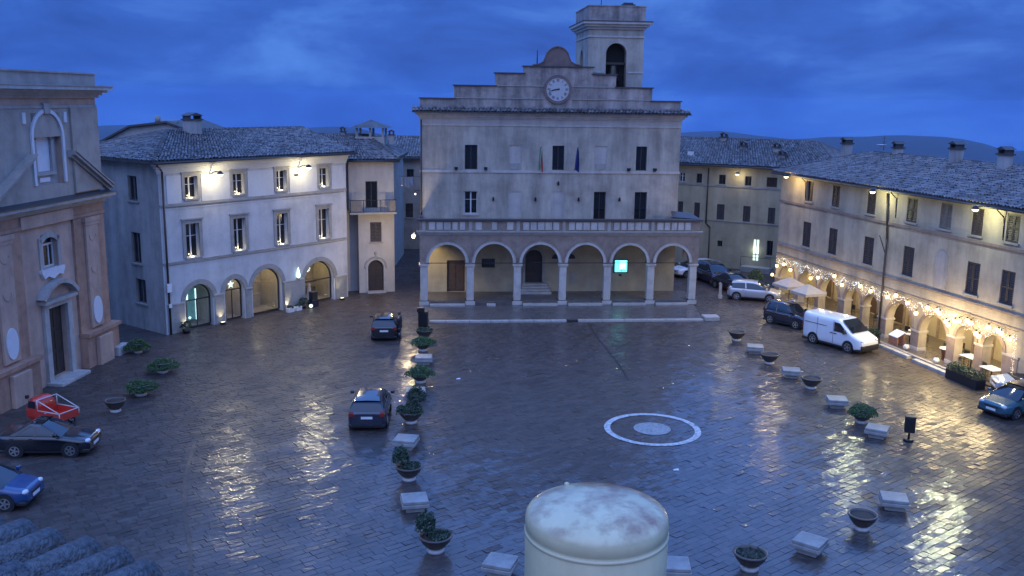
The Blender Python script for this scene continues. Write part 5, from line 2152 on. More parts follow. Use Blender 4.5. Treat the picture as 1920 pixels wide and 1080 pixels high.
    for s in (-1, 1):
        g = MB()
        g.lathe([(0, .09), (.10, .06), (.13, 0), (.10, -.06), (0, -.09)], (0, 0, 0), 12)
        g.v = [(f - .12 + p[0] * .9, s * (hw * .70) + p[1] * 1.3, hz + p[2]) for p in g.v]
        obj('headlight', g, lights[0], root)
        g = MB()
        tz = {'van': 1.15, 'suv': .98}.get(kind, .80)
        g.box(r_ - .012, r_ + .10, s * hw * .80 - .10, s * hw * .80 + .10, tz - (.16 if kind == 'van' else .08), tz + .12)
        obj('tail_light', g, lights[1], root, bevel=.03)
    g = MB()
    g.box(f - .03, f + .018, -.26, .26, .36, .47)
    obj('number_plate', g, 'plate_white', root)
    g = MB()
    g.box(r_ - .018, r_ + .03, -.26, .26, .62 if kind != 'saloon' else .66, .73 if kind != 'saloon' else .77)
    obj('number_plate', g, 'plate_white', root)
    if kind != 'van':
        g = MB()
        for s in (-1, 1):
            for hx in (mid + .12 - .3, mid - .95):
                if hx > r_ + .5:
                    g.box(hx - .08, hx + .08, s * hw - .012, s * hw + .018, lerp_prof(sorted(top), hx) - .17, lerp_prof(sorted(top), hx) - .14)
            g.box(mid - .004, mid + .004, s * hw * .995 - .01, s * hw + .006, .34, .84)
        obj('door_trim', g, 'black_plastic', root)
        g = MB()
        g.box(f - .06, f + .012, -hw * .45, hw * .45, .50, .60)
        obj('grille', g, 'black_plastic', root, bevel=.02)
    if scale != 1.0:
        root.scale = (scale,) * 3
    return root


def head_of(a, b):
    return math.atan2(b[1] - a[1], b[0] - a[0])


make_car('dark_car', 'dark estate car with alloy wheels parked side on near the church', 'car', (-19.55, 38.5), R(4), 'paint_black', 3.78, 1.66, 'saloon')
make_car('blue_car', 'bright blue small car with black roof cut by the picture edge', 'car', (-19.35, 33.2), R(2), 'paint_blue', 3.55, 1.66, 'hatch', roof_paint='paint_black')
make_car('dark_hatchback', 'dark hatchback seen from behind beside the left row of planters', 'car', (-6.62, 43.3), R(93), 'paint_navy', 3.95, 1.74, 'hatch')
make_car('small_dark_car', 'small dark car with a person standing at its side', 'car', (-8.1, 59.6), R(95), 'paint_black', 3.7, 1.66, 'hatch')
make_car('white_van', 'white panel van parked along the arcade', 'van', (20.62, 58.25), head_of((19.27, 58.85), (20.76, 56.59)), 'paint_van', 4.55, 1.84, 'van', group='vans parked in the square')
make_car('dark_suv', 'dark blue off road car parked behind the white van', 'car', (19.1, 63.9), head_of((18.39, 64.37), (19.78, 62.59)), 'paint_navy', 3.8, 1.7, 'suv', scale=.92, lights=('lamp_clear', 'lamp_orange'))
make_car('silver_hatchback', 'silver hatchback parked at the back right of the square', 'car', (18.75, 72.4), head_of((17.94, 72.2), (19.84, 71.55)), 'paint_silver', 4.0, 1.70, 'hatch')
make_car('navy_saloon', 'navy saloon parked between the silver hatchback and the pale bollard', 'car', (17.95, 75.9), R(-68), 'paint_navy', 4.2, 1.74, 'saloon')
make_car('navy_suv', 'tall dark blue car parked in front of the white car at the corner house', 'car', (17.0, 79.3), R(-72), 'paint_navy', 4.2, 1.8, 'suv')
make_car('white_car', 'white car farthest back, half hidden by the last portico pillar', 'car', (15.9, 82.2), R(200), 'paint_van', 4.0, 1.72, 'hatch')
make_car('teal_car', 'teal small car at the right picture edge facing the square', 'car', (25.3, 45.6), head_of((25.8, 45.9), (23.9, 45.0)), 'paint_teal', 3.9, 1.72, 'hatch', roof_paint='paint_navy')
make_car('pale_blue_car', 'pale blue car beside the end of the arcade at the right edge', 'car', (27.6, 48.6), R(170), 'paint_paleblue', 3.8, 1.68, 'hatch')

# red three wheeled mini truck
ap = thing('mini_truck', 'red three wheeled mini truck with white framed cargo bed', 'mini truck', (-21.1, 41.9, 0), R(158))
ap.scale = (.80, .80, .80)
b = MB()
loft(b, [(.35, .60, .3, 1.1), (.38, .63, .28, 1.45), (.7, .66, .25, 1.62), (1.0, .64, .25, 1.58), (1.25, .60, .25, 1.2), (1.42, .52, .28, .88), (1.5, .42, .36, .74)], 5, 20)
obj('cab', b, 'paint_red', ap)
g = MB()
g.add([(1.03, -.53, 1.50), (1.03, .53, 1.50), (1.31, .50, 1.05), (1.31, -.50, 1.05)], [(0, 1, 2, 3)])
obj('windscreen', g, 'car_glass', ap)
for s in (-1, 1):
    g = MB()
    g.prism([(.5, 1.02), (1.10, 1.02), (.98, 1.42), (.5, 1.45)], 'y', s * .668 - .01, s * .668 + .01)
    obj('side_window', g, 'car_glass', ap)
g = MB()
g.box(-1.35, .30, -.70, .70, .50, .58)
for q in ((-1.35, .30, -.70, -.66), (-1.35, .30, .66, .70), (-1.35, -1.31, -.66, .66), (.26, .30, -.66, .66)):
    g.box(q[0], q[1], q[2], q[3], .58, .92)
bed = obj('cargo_bed', g, 'paint_red', ap)
g = MB()
for s in (-.69, .69):
    g.tube([(.30, s, .93), (.30, s, 1.55), (-1.34, s, .96), (-1.34, s, .60)], .03, 6)
    g.tube([(.28, s, .95), (-1.34, s, .95)], .03, 6)
g.tube([(.30, -.69, 1.55), (.30, .69, 1.55)], .03, 6)
g.tube([(-1.34, -.69, .96), (-1.34, .69, .96)], .03, 6)
obj('cargo_frame', g, 'pale_frame', bed)
g = MB()
g.cyl((.9, .62, 1.2), (.95, .78, 1.7), .012, .012, 6)
g.box(.88, 1.0, .68, .86, 1.62, 1.80)
obj('wing_mirror', g, 'black_plastic', ap)
for (x, y) in ((1.1, 0), (-.85, -.58), (-.85, .58)):
    w = MB()
    w.cyl((x, y - .07, .23), (x, y + .07, .23), .23, .23, 16)
    wh = obj('wheel', w, 'rubber', ap)
    w = MB()
    w.cyl((x, y - .075, .23), (x, y + .075, .23), .13, .13, 12)
    obj('rim', w, 'rim_alloy', wh)
g = MB()
g.lathe([(0, .07), (.08, .04), (.09, 0), (0, -.06)], (1.48, 0, .66), 12)
obj('headlight', g, 'lamp_clear', ap)

# ------------------------------------------------------------------ planters and stone benches
def bowl(label, x, y, plant=None, seed=1, s=1.0):
    t = thing('planter_bowl', label, 'planter', (x, y, .005), rng.uniform(0, 6), 'stone planter bowls in the two rows')
    g = MB()
    g.lathe([(0, 0), (.28 * s, 0), (.29 * s, .09), (.22 * s, .14)], (0, 0, 0), 24)
    obj('foot', g, 'pale_stone', t)
    g = MB()
    g.lathe([(.20 * s, .13), (.33 * s, .22), (.47 * s, .40), (.52 * s, .54), (.55 * s, .55), (.55 * s, .60), (.48 * s, .60), (.45 * s, .52)], (0, 0, 0), 28)
    obj('bowl', g, 'clay_bowl', t)
    g = MB()
    g.lathe([(.46 * s, .52), (.3 * s, .55), (0, .56)], (0, 0, 0), 20)
    obj('soil', g, 'soil', t)
    if plant == 'bush':
        shrub('foliage', '', (0, 0, .56), t, .68 * s, .27, 2600, 'leaf', seed, .036)
    elif plant == 'flat':
        shrub('foliage', '', (0, 0, .60), t, .48 * s, .12, 700, 'leaf_dark', seed, .036)
    elif plant == 'mound':
        shrub('foliage', '', (0, 0, .40), t, .72 * s, .36, 3200, 'leaf', seed, .036)
    elif plant == 'sparse':
        shrub('foliage', '', (0, 0, .57), t, .40 * s, .05, 160, 'leaf_dark', seed, .04)
    elif plant == 'tall':
        shrub('foliage', '', (0, 0, .62), t, .60 * s, .24, 1500, 'leaf_dark', seed, .038)
        shrub('shrub', '', (.22, .25, 1.15), t, .40, .55, 1400, 'leaf_dark', seed + 3, .04)
        g = MB()
        g.cyl((.22, .25, .5), (.22, .25, 1.4), .03, .02, 6)
        obj('stem', g, 'brown_wood', t)
    elif plant == 'side':
        shrub('shrub', '', (-.32, .12, .86), t, .33, .42, 1100, 'leaf_dark', seed + 5, .038)
        shrub('foliage', '', (.1, 0, .58), t, .38, .10, 420, 'leaf_dark', seed, .034)
        g = MB()
        g.cyl((-.3, .1, .5), (-.32, .12, 1.0), .03, .02, 6)
        obj('stem', g, 'brown_wood', t)
    t.rotation_euler = (0, 0, 0)
    return t


bowl('empty dark planter bowl of the left row, beside the dark bin by the portico', -5.51, 58.6, 'flat', 1)
bowl('green planter bowl of the left row between the empty bowl and the farthest bench', -5.33, 55.7, 'bush', 2)
bowl('green planter bowl of the left row between its two farthest stone benches', -4.85, 49.2, 'bush', 3, 1.05)
bowl('planter bowl of the left row with a tall shrub rising over it', -4.66, 42.7, 'tall', 4, 1.05)
bowl('planter bowl with a dark shrub leaning left, behind the nearest bench of the left row', -4.01, 35.9, 'side', 5)
bowl('nearest planter bowl of the left row with a dark shrub', -2.45, 29.8, 'side', 6, 1.05)
bowl('farthest planter bowl of the right row, empty and dark', 14.42, 59.3, None, 7)
bowl('empty planter bowl second from the far end of the right row', 15.1, 53.9, None, 8)
bowl('empty planter bowl third from the far end of the right row', 16.07, 49.1, None, 9)
bowl('green planter bowl of the right row, between two stone benches by the litter bin', 16.81, 43.6, 'bush', 10, .95)
bowl('empty planter bowl between the two nearest benches of the right row', 12.67, 31.95, None, 11, .95)
bowl('nearest planter bowl of the right row, at the bottom edge', 7.9, 28.85, 'sparse', 12, 1.02)
bowl('green planter bowl standing alone before the church, nearest of three', -18.71, 46.3, 'mound', 13, 1.0)
bowl('green planter bowl before the church, middle of three', -19.11, 50.4, 'mound', 14, 1.05)
bowl('small green planter bowl close to the church corner, farthest of three', -22.0, 54.4, 'mound', 15, .9)
bowl('dark empty planter bowl standing before the church doorway', -18.93, 43.7, None, 16, .9)


def bench(label, x, y, rz, w=1.0, d=.95):
    t = thing('stone_bench', label, 'bench', (x, y, .004), rz, 'square stone benches in the two rows')
    g = MB()
    g.box(-w * .34, w * .34, -d * .34, d * .34, 0, .20)
    obj('base', g, 'grey_stone', t, bevel=.015)
    g = MB()
    g.box(-w / 2, w / 2, -d / 2, d / 2, .20, .34)
    obj('block', g, 'bench_stone', t, bevel=.025)
    g = MB()
    g.box(-w / 2 + .02, w / 2 - .02, -d / 2 + .02, d / 2 - .02, .347, .47)
    obj('seat', g, 'bench_stone', t, bevel=.025)
    return t


bench('farthest stone bench of the left row, between two green planters', -5.0, 52.85, R(4))
bench('stone bench of the left row behind the planter with the tall shrub', -4.81, 46.45, R(4))
bench('stone bench of the left row beside the dark hatchback, in front of the tall shrub', -4.52, 39.45, R(-9))
bench('nearest stone bench of the left row', -3.5, 33.15, R(12))
bench('farthest stone bench of the right row', 14.85, 56.3, R(-12))
bench('stone bench of the right row between two empty planter bowls', 15.6, 51.2, R(-12))
bench('stone bench of the right row just behind the green planter bowl', 16.42, 46.0, R(-8))
bench('stone bench of the right row just in front of the green planter bowl', 16.85, 41.7, R(-30))
bench('stone bench of the right row behind the empty bowl, standing on a wet patch', 14.55, 33.85, R(-14))
bench('stone bench turned cornerwise, second nearest thing of the right row', 10.25, 30.15, R(-38))
bench('stone bench partly hidden left of the cream tank', -.25, 28.35, R(-18))
bench('stone bench partly hidden right of the cream tank', 5.35, 28.35, R(-4))

# ------------------------------------------------------------------ bins, bollard, person
t = thing('litter_bin', 'dark litter bin on a round foot beside the right row of benches', 'litter bin', (18.1, 41.2, .004), R(-15))
g = MB()
g.cyl((0, 0, 0), (0, 0, .10), .24, .20, 18)
g.cyl((0, 0, .1), (0, 0, .45), .05, .05, 10)
obj('foot', g, 'metal_dark', t)
g = MB()
g.box(-.22, .22, -.16, .16, .42, 1.12)
obj('bin_body', g, 'metal_dark', t, bevel=.03)
g = MB()
g.box(-.24, .24, -.18, .18, 1.13, 1.18)
obj('lid', g, 'black_plastic', t, bevel=.015)
t = thing('litter_bin', 'dark square bin at the left front corner of the portico steps', 'litter bin', (-5.9, 62.1, .004), R(-5))
g = MB()
g.box(-.30, .30, -.28, .28, .02, .95)
obj('bin_body', g, 'metal_dark', t, bevel=.03)
g = MB()
g.box(-.33, .33, -.31, .31, .955, 1.02)
g.box(-.36, .10, -.36, .0, 1.022, 1.30)
obj('lid', g, 'black_plastic', t, bevel=.02)
t = thing('pillar_sign', 'pale upright stone bollard in front of the navy cars', 'bollard', (16.15, 72.6, 0))
g = MB()
g.box(-.16, .16, -.14, .14, 0, .30)
obj('base', g, 'pale_stone', t, bevel=.02)
g = MB()
g.box(-.11, .11, -.09, .09, .302, 1.15)
obj('shaft', g, 'pale_stone', t, bevel=.02)
g = MB()
g.prism([(-.13, 1.152), (.13, 1.152), (0, 1.28)], 'y', -.11, .11)
obj('cap', g, 'pale_stone', t)


def person(label, loc, rz, arms=((.30, .05, .95), (-.30, .10, .98))):
    me = bpy.data.meshes.new('person')
    J = {'pel': (0, 0, .95, .15, .11), 'spi': (0, .01, 1.15, .16, .12), 'che': (0, .01, 1.35, .19, .13), 'nec': (0, .01, 1.50, .065, .065), 'hea': (0, .02, 1.58, .085, .10), 'top': (0, .02, 1.70, .085, .095),
         'hl': (.09, 0, .88, .10, .10), 'kl': (.11, .03, .48, .07, .07), 'al': (.11, -.01, .09, .05, .05), 'tl': (.12, .14, .04, .045, .035),
         'hr': (-.09, 0, .88, .10, .10), 'kr': (-.12, -.02, .48, .07, .07), 'ar': (-.13, -.06, .09, .05, .05), 'tr': (-.14, .09, .04, .045, .035),
         'sl': (.19, 0, 1.40, .07, .07), 'el': (.27, -.02, 1.13, .055, .055), 'wl': (*arms[0], .04, .04),
         'sr': (-.19, 0, 1.40, .07, .07), 'er': (-.28, .0, 1.14, .055, .055), 'wr': (*arms[1], .04, .04)}
    keys = list(J)
    E_ = [('pel', 'spi'), ('spi', 'che'), ('che', 'nec'), ('nec', 'hea'), ('hea', 'top'), ('pel', 'hl'), ('hl', 'kl'), ('kl', 'al'), ('al', 'tl'), ('pel', 'hr'), ('hr', 'kr'), ('kr', 'ar'), ('ar', 'tr'),
          ('che', 'sl'), ('sl', 'el'), ('el', 'wl'), ('che', 'sr'), ('sr', 'er'), ('er', 'wr')]
    vs = [Vector(J[k][:3]) for k in keys]
    rad = [(J[k][3], J[k][4]) for k in keys]
    ed = [(keys.index(a), keys.index(b)) for a, b in E_]
    for w, e_ in (('wl', 'el'), ('wr', 'er')):      # palm, four fingers and a thumb on each wrist
        p, d = Vector(J[w][:3]), (Vector(J[w][:3]) - Vector(J[e_][:3])).normalized()
        vs.append(p + d * .09)
        rad.append((.034, .022))
        pi_ = len(vs) - 1
        ed.append((keys.index(w), pi_))
        side = Vector((0, 1, 0))
        for q in range(4):
            off = side * (.024 * (q - 1.5))
            vs.append(p + d * (.13 + .008 * (1.5 - abs(q - 1.5))) + off)
            rad.append((.0095, .0095))
            vs.append(p + d * (.17 + .010 * (1.5 - abs(q - 1.5))) + off * 1.1)
            rad.append((.008, .008))
            ed += [(pi_, len(vs) - 2), (len(vs) - 2, len(vs) - 1)]
        vs.append(p + d * .07 + side * .05)
        rad.append((.011, .011))
        ed.append((keys.index(w), len(vs) - 1))
    me.from_pydata([tuple(v) for v in vs], ed, [])
    o = bpy.data.objects.new('person', me)
    COL.objects.link(o)
    sk = o.modifiers.new('skin', 'SKIN')
    for i, sv in enumerate(me.skin_vertices[0].data):
        sv.radius = rad[i]
        sv.use_root = (i == 0)
    o.modifiers.new('sub', 'SUBSURF').levels = 1
    o.modifiers['sub'].render_levels = 1
    dg = bpy.context.evaluated_depsgraph_get()
    m2 = bpy.data.meshes.new_from_object(o.evaluated_get(dg))
    bpy.data.objects.remove(o)
    m2.materials.clear()
    m2.materials.append(M['skin'])
    for p_ in m2.polygons:
        p_.use_smooth = True
    o = bpy.data.objects.new('person', m2)
    COL.objects.link(o)
    o.location = (*loc, .012)
    o.rotation_euler = (0, 0, rz)
    tag(o, label, 'person')
    # coat, trousers, hair, shoes
    g = MB()
    prof = [(.80, .24, .19), (1.0, .21, .16), (1.2, .205, .155), (1.38, .225, .15), (1.46, .14, .11), (1.50, .085, .08)]
    k = 16
    vs = [(rx * math.cos(2 * math.pi * i / k), ry * math.sin(2 * math.pi * i / k) + .005, z) for z, rx, ry in prof for i in range(k)]
    g.add(vs, [(a * k + i, a * k + (i + 1) % k, (a + 1) * k + (i + 1) % k, (a + 1) * k + i) for a in range(len(prof) - 1) for i in range(k)], True)
    for s, e_, w in (('sl', 'el', 'wl'), ('sr', 'er', 'wr')):
        S, E2, W_ = (Vector(J[q][:3]) for q in (s, e_, w))
        g.cyl(S, E2, .088, .072, 10)
        g.cyl(E2, E2.lerp(W_, .92), .072, .056, 10)
    obj('coat', g, 'coat_black', o)
    g = MB()
    for s in ('l', 'r'):
        H, K, A = (Vector(J[q + s][:3]) for q in 'hka')
        g.cyl(H, K, .118, .088, 12)
        g.cyl(K, A, .088, .070, 12)
    obj('trousers', g, 'paint_navy', o)
    g = MB()
    g.lathe([(0, .115), (.06, .10), (.095, .04), (.10, -.03), (.088, -.08)], (0, -.002, 1.68), 14)
    obj('hair', g, 'dark_wood', o)
    g = MB()
    for s in (.12, -.135):
        g.box(s - .045, s + .045, -.10, .17, .0, .085)
    obj('shoes', g, 'black_plastic', o, bevel=.025)
    g = MB()
    for s in (-.032, .032):
        g.lathe([(0, -.011), (.011, 0), (0, .011)], (s, .112, 1.645), 8)
    obj('eyes', g, 'black_plastic', o)
    g = MB()
    g.prism([(.10, 1.64), (.138, 1.595), (.10, 1.59)], 'x', -.014, .014)
    obj('nose', g, 'skin', o)
    g = MB()
    g.box(-.025, .025, .105, .116, 1.555, 1.563)
    obj('mouth', g, 'lamp_red', o)
    return o


person('person in a dark coat standing at the side of the small dark car', (-7.05, 58.35), R(75))

# ------------------------------------------------------------------ restaurant terrace at the arcade
def table(label, x, y, r_=.42, m_='cloth_white', sq=False):
    t = thing('cafe_table', label, 'table', (x, y, .125), AH.az * -1, 'restaurant tables under the arcade')
    g = MB()
    if sq:
        g.box(-.55, .55, -.40, .40, .70, .74)
    else:
        g.cyl((0, 0, .70), (0, 0, .74), r_, r_, 24)
    obj('table_top', g, m_, t)
    g = MB()
    g.cyl((0, 0, 0), (0, 0, .70), .035, .035, 8)
    g.cyl((0, 0, 0), (0, 0, .03), .24, .24, 16)
    obj('table_leg', g, 'metal_dark', t)
    return t


def chair(label, x, y, rz):
    t = thing('cafe_chair', label, 'chair', (x, y, .125), rz, 'dark chairs under the arcade')
    g = MB()
    g.box(-.2, .2, -.2, .2, .43, .46)
    obj('seat', g, 'black_plastic', t, bevel=.01)
    g = MB()
    g.box(-.2, .2, .18, .21, .55, .88)
    obj('backrest', g, 'black_plastic', t, bevel=.01)
    for a in (-.18, .18):
        for b_ in (-.18, .18):
            g = MB()
            g.cyl((a, b_, 0), (a, b_, .43 if b_ < 0 else .87), .014, .014, 6)
            obj('leg', g, 'metal_dark', t)
    return t


TB = [(-51.6, 1.25, 'oval', 'white round table in the arcade right of the downpipe pillar'), (-50.9, .35, 'small', 'small white table beside the lit menu board'), (-45.5, .5, 'sq', 'white square table under the third arch from the right end'),
      (-43.1, -.1, 'sq', 'white square table under the last arch at the right end'), (-41.9, 1.0, 'sq', 'white table beyond the last pillar of the arcade'), (-55.0, 1.2, 'small', 'white round table left of the downpipe pillar')]
for u, y, k, lab in TB:
    table(lab, *AH.w(u, y), .30 if k == 'small' else .46, sq=(k == 'sq'))
for i, (u, y) in enumerate([(-52.3, 1.3), (-50.9, 1.3), (-51.6, 1.9), (-48.0, .9), (-47.6, 1.6), (-46.2, .6), (-44.8, .6), (-43.8, .2), (-42.4, .5), (-54.4, 1.1), (-55.7, 1.3), (-58.8, 1.2), (-59.9, 1.6)]):
    a = chair('dark cafe chair at the tables under the arcade', *AH.w(u, y), -AH.az + rng.choice((0, 1.57, 3.14, 4.71)) + rng.uniform(-.3, .3))
mbd = thing('menu_board', 'lit white menu board lying slanted on a wooden stand by the arcade step', 'menu board', (*AH.w(-51.35, -.25), .125), -AH.az)
g = MB()
g.add([(-.45, -.30, .55), (.45, -.30, .55), (.45, .25, .85), (-.45, .25, .85), (-.45, -.30, .50), (.45, -.30, .50), (.45, .25, .80), (-.45, .25, .80)], [(0, 1, 2, 3), (7, 6, 5, 4), (0, 4, 5, 1), (1, 5, 6, 2), (2, 6, 7, 3), (3, 7, 4, 0)])
obj('board', g, 'menu_white', mbd)
g = MB()
g.box(-.45, .45, -.28, -.20, 0, .49)
g.box(-.45, .45, .16, .22, 0, .74)
obj('stand', g, 'terracotta', mbd)
pt = thing('terracotta_pot', 'terracotta pot with a pale rim between the second and third pillars', 'plant pot', (*AH.w(-47.35, .35), .125))
g = MB()
g.lathe([(0, 0), (.26, 0), (.36, .62), (.38, .62), (.38, .7), (.32, .7), (0, .62)], (0, 0, 0), 18)
obj('pot', g, 'terracotta', pt)
g = MB()
g.cyl((0, 0, .702), (0, 0, .74), .46, .46, 20)
obj('rim_plate', g, 'cloth_white', pt)
for u, y, lab in ((-49.95, -.55, 'white round lantern at the foot of the second pillar'), (-46.85, -.75, 'white round lantern at the foot of the third pillar'), (-44.45, -.75, 'white round lantern at the foot of the fourth pillar')):
    t = thing('floor_lantern', lab, 'lantern', (*AH.w(u, y), .13), 0, 'white lanterns at the pillar feet')
    g = MB()
    g.lathe([(0, 0), (.10, .02), (.19, .14), (.19, .22), (.10, .34), (0, .36)], (0, 0, 0), 14)
    obj('globe', g, 'cloth_white', t)
    g = MB()
    g.cyl((0, 0, .355), (0, 0, .40), .05, .05, 8)
    obj('cap', g, 'metal_dark', t)
hp = thing('hedge_planter', 'long dark hedge box in front of the last two arcade pillars', 'hedge', (*AH.w(-43.35, -1.55), .0), -AH.az)
g = MB()
g.box(-1.25, 1.25, -.30, .30, 0, .55)
obj('box', g, 'black_plastic', hp, bevel=.02)
g = MB()
r = random.Random(5)
for k in range(1200):
    c = Vector((r.uniform(-1.25, 1.25), r.uniform(-.33, .33), r.uniform(.5, .92)))
    n1 = Vector((r.gauss(0, 1), r.gauss(0, 1), r.gauss(0, 1))).normalized()
    n2 = n1.orthogonal().normalized() * .055
    n3 = n1.cross(n2).normalized() * .035
    g.add([tuple(c - n2), tuple(c - n3), tuple(c + n2), tuple(c + n3)], [(0, 1, 2, 3)], tint=r.random())
o = obj('foliage', g, 'leaf_dark', hp, keep=True)
t = thing('hedge_planter', 'dark square planter at the arcade step by the nose of the white van', 'planter', (*AH.w(-52.4, -1.25), .0), -AH.az)
g = MB()
g.box(-.35, .35, -.30, .30, 0, .5)
obj('box', g, 'black_plastic', t, bevel=.02)
shrub('foliage', '', (0, 0, .62), t, .42, .32, 420, 'leaf_dark', 44, .06)
t = thing('hedge_planter', 'dark leafy shrub beside the parasols at the far end of the arcade', 'planter', (*AH.w(-68.4, -1.2), .0), -AH.az)
g = MB()
g.box(-.4, .4, -.35, .35, 0, .5)
obj('box', g, 'black_plastic', t, bevel=.02)
shrub('foliage', '', (0, 0, 1.25), t, .52, .70, 1500, 'leaf_dark', 45, .05)
for i, (u, y, lab) in enumerate(((20.0, 67.5, 'square beige parasol over the terrace, farther of the two'), (20.55, 64.9, 'square beige parasol over the terrace, nearer of the two'))):
    t = thing('parasol', lab, 'parasol', (u, y, .0), -AH.az + R(8), 'beige parasols')
    g = MB()
    a, hh = .86, 2.15
    v8 = [(-a, -a, hh), (a, -a, hh), (a, a, hh), (-a, a, hh), (0, 0, hh + .55)]
    g.add(v8, [(0, 1, 4), (1, 2, 4), (2, 3, 4), (3, 0, 4)])
    g.add([(p[0], p[1], p[2]) for p in v8[:4]] + [(p[0] * 1.01, p[1] * 1.01, p[2] - .18) for p in v8[:4]], [(0, 1, 5, 4), (1, 2, 6, 5), (2, 3, 7, 6), (3, 0, 4, 7)])
    obj('canopy', g, 'canvas_beige', t)
    g = MB()
    g.cyl((0, 0, 0), (0, 0, 2.75), .03, .03, 8)
    obj('pole', g, 'brown_wood', t)
    g = MB()
    g.cyl((0, 0, 0), (0, 0, .1), .28, .28, 16)
    obj('base', g, 'grey_stone', t)

# ------------------------------------------------------------------ the house under the camera: eave tiles and terrace with tank
hb = thing('camera_house', 'near house whose tiled eave shows in the lower left corner', 'house', (-1.0, 0, 0))
g = MB()
g.box(-3.2, 3.2, -7, 2.2, 0, 10.4)
obj('wall', g, 'house_stucco', hb)
g = MB()
g.box(-3.8, -1.5, -3, 3.4, 0, 12.35)
obj('side_wing', g, 'house_stucco', hb)
g = MB()
g.box(.3, 3.2, 2.21, 7.0, 0, 10.6)
obj('terrace_wall', g, 'house_stucco', hb)
g = MB()
g.box(.2, 3.3, 2.21, 7.1, 10.603, 10.8)
obj('terrace', g, 'pale_paving', hb)
# near tiles: eave runs from A to Bv, the slope rises back towards the camera
Av, Bv = Vector((-3.98, 5.40, 12.57)), Vector((-1.28, 4.08, 12.57))
ed = (Bv - Av).normalized()
back = Vector((-ed.y, ed.x, 0))
if back.y > 0:
    back = -back
up_ = (back * math.cos(R(6)) + Vector((0, 0, math.sin(R(6))))).normalized()
nr_ = ed.cross(up_)
if nr_.z < 0:
    nr_ = -nr_
rt = thing('tiled_eave', 'wet old barrel tiles of the near eave in the lower left corner', 'roof', tuple(Av))


def barrel(w0, w1, ln, hgt, flip):
    g = MB()
    vs, k = [], 8
    for (yy, ww) in ((0, w0), (ln * .5, (w0 + w1) / 2), (ln, w1)):
        for inner in (0, 1):
            for i in range(k + 1):
                a = math.pi * i / k
                r_ = ww / 2 - (.014 if inner else 0)
                z = math.sin(a) * (hgt - (.014 if inner else 0)) * (-1 if flip else 1)
                vs.append((-math.cos(a) * r_, yy, z))
    n_ = k + 1
    fs = []
    for s_ in range(2):
        o_, i_ = s_ * 2 * n_, s_ * 2 * n_ + n_
        for i in range(k):
            fs.append((o_ + i, o_ + i + 1, o_ + 2 * n_ + i + 1, o_ + 2 * n_ + i))
            fs.append((i_ + i, i_ + 2 * n_ + i, i_ + 2 * n_ + i + 1, i_ + i + 1))
    for i in range(k):
        fs.append((i, n_ + i, n_ + i + 1, i + 1))
    g.add(vs, fs, True)
    return g


pt_, pp_ = obj('roof_tile', barrel(.21, .16, .46, .085, False), 'near_tile', rt), obj('roof_tile', barrel(.17, .22, .46, .075, True), 'near_tile', rt)
basis = Matrix((ed, up_, nr_)).transposed().to_4x4()
first = {}
pitch = .235
for j in range(6):
    for i in range(13):
        for kind, src in (('c', pt_), ('p', pp_)):
            o = src if kind not in first else src.copy()
            if kind in first:
                COL.objects.link(o)
            first[kind] = 1
            s_ = (i + (.5 if kind == 'c' else 0)) * pitch + rng.uniform(-.012, .012)
            d_ = j * .36 + rng.uniform(-.03, .03) - (.06 if kind == 'p' else 0)
            p = ed * s_ + up_ * d_ + nr_ * (.10 + rng.uniform(0, .012) if kind == 'c' else .075)
            o.parent = rt
            o.matrix_basis = Matrix.Translation(p) @ basis @ Euler((R(-2.5 + rng.uniform(-1, 1)), rng.uniform(-.05, .05), rng.uniform(-.05, .05))).to_matrix().to_4x4()
g = MB()
p0, p1, p2, p3 = Vector((0, 0, 0)) - ed * .1, ed * 3.15, ed * 3.15 + up_ * 2.3, up_ * 2.3 - ed * .1
lo = nr_ * -.06
g.add([tuple(p) for p in (p0, p1, p2, p3)] + [tuple(p + lo) for p in (p0, p1, p2, p3)], [(0, 1, 2, 3), (7, 6, 5, 4), (0, 4, 5, 1), (1, 5, 6, 2), (2, 6, 7, 3), (3, 7, 4, 0)])
obj('roof_deck', g, 'roof_base', rt)

tk = thing('water_tank', 'cream round tank with a domed rust stained top in the foreground', 'tank', (.64, 6.5, 10.8))
g = MB()
g.lathe([(.50, 0), (.520, .02), (.520, 1.135), (.515, 1.142), (.520, 1.15), (.522, 1.20), (.518, 1.235), (.505, 1.262), (.475, 1.286), (.42, 1.312), (.33, 1.338), (.22, 1.358), (.11, 1.368), (0, 1.37)], (0, 0, 0), 64)
tank_m = M['tank_cream'].copy()
tank_m.name = 'tank_top_stained'
t_ = tank_m.node_tree
bs = t_.nodes['Principled BSDF']
src = bs.inputs['Base Color'].links[0].from_socket
n = t_.nodes.new('ShaderNodeTexNoise')
n.inputs['Scale'].default_value = 3.1
n.inputs['Detail'].default_value = 7
n.inputs['Roughness'].default_value = .6
tcn = t_.nodes.new('ShaderNodeTexCoord')
mpn = t_.nodes.new('ShaderNodeMapping')
mpn.inputs['Location'].default_value = (.35, .2, .8)
t_.links.new(tcn.outputs['Object'], mpn.inputs[0])
t_.links.new(mpn.outputs[0], n.inputs['Vector'])
f1 = ramp(t_, n.outputs['Fac'], [(.44, (0, 0, 0)), (.54, (.5, .5, .5)), (.66, (1, 1, 1))])
sp = t_.nodes.new('ShaderNodeSeparateXYZ')
t_.links.new(tcn.outputs['Object'], sp.inputs[0])
mrn = t_.nodes.new('ShaderNodeMapRange')
mrn.inputs['From Min'].default_value = 1.22
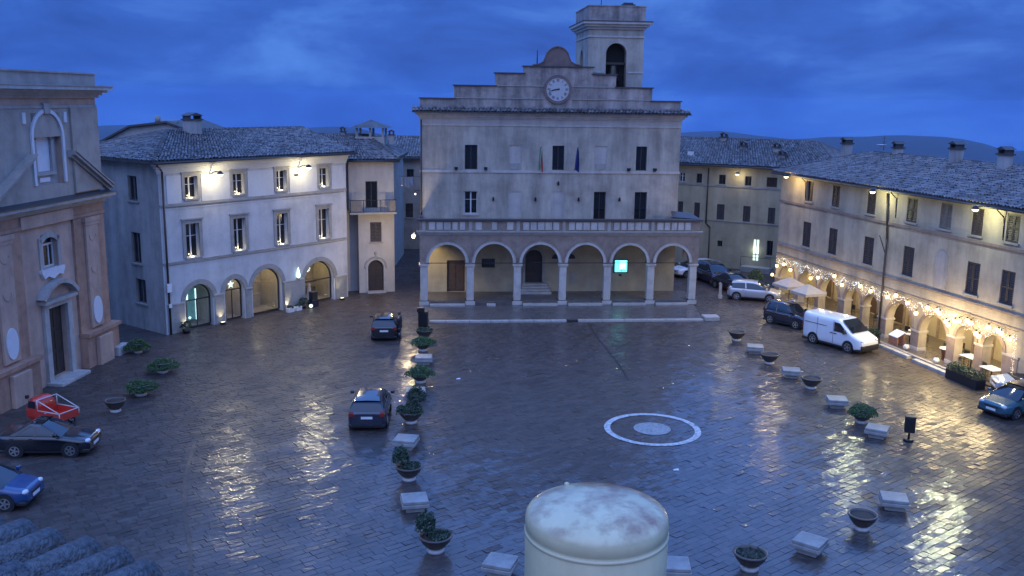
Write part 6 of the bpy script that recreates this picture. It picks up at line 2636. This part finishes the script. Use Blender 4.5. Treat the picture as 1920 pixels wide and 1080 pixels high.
mrn.inputs['From Max'].default_value = 1.29
t_.links.new(sp.outputs['Z'], mrn.inputs['Value'])
mu = t_.nodes.new('ShaderNodeMath')
mu.operation = 'MULTIPLY'
t_.links.new(f1, mu.inputs[0])
t_.links.new(mrn.outputs[0], mu.inputs[1])
mx2 = t_.nodes.new('ShaderNodeMix')
mx2.data_type = 'RGBA'
t_.links.new(mu.outputs[0], mx2.inputs[0])
t_.links.new(src, mx2.inputs[6])
mx2.inputs[7].default_value = (.27, .125, .07, 1)
t_.links.new(mx2.outputs[2], bs.inputs['Base Color'])
obj('tank_body', g, tank_m, tk)
g = MB()
g.lathe([(.519, 1.10), (.527, 1.106), (.527, 1.122), (.519, 1.128)], (0, 0, 0), 64)
obj('seam', g, 'tank_cream', tk)
g = MB()
g.lathe([(0, 0), (.022, 0), (.02, .012), (.008, .02), (0, .02)], (-.20, .36, 1.312), 10)
obj('cap', g, 'tank_cream', tk)

# small pale scraps on the wet paving
for x, y, lab in ((-2.85, 49.9, 'small white scrap of paper on the dark paving left of centre'), (6.9, 37.3, 'small pale scrap on the paving below the white ring')):
    g = MB()
    g.add([(-.12, -.07, .014), (.12, -.05, .018), (.10, .08, .05), (-.1, .06, .02), (0, 0, .07)], [(0, 1, 4), (1, 2, 4), (2, 3, 4), (3, 0, 4)])
    tag(obj('paper_scrap', g, 'cloth_white', loc=(x, y, 0)), lab, 'litter')

# ------------------------------------------------------------------ evening haze over the valley
hz_m = bpy.data.materials.new('haze_air')
hz_m.use_nodes = True
ht = hz_m.node_tree
for n in list(ht.nodes):
    ht.nodes.remove(n)
ho = ht.nodes.new('ShaderNodeOutputMaterial')
hv = ht.nodes.new('ShaderNodeVolumePrincipled')
hv.inputs['Color'].default_value = (.40, .60, 1.0, 1)
hv.inputs['Density'].default_value = .000045
ht.links.new(hv.outputs[0], ho.inputs['Volume'])
g = MB()
g.box(-11000, 11000, -11000, 11000, -720, 60)
hz_o = obj('haze', g, hz_m)
hz_o['kind'] = 'stuff'
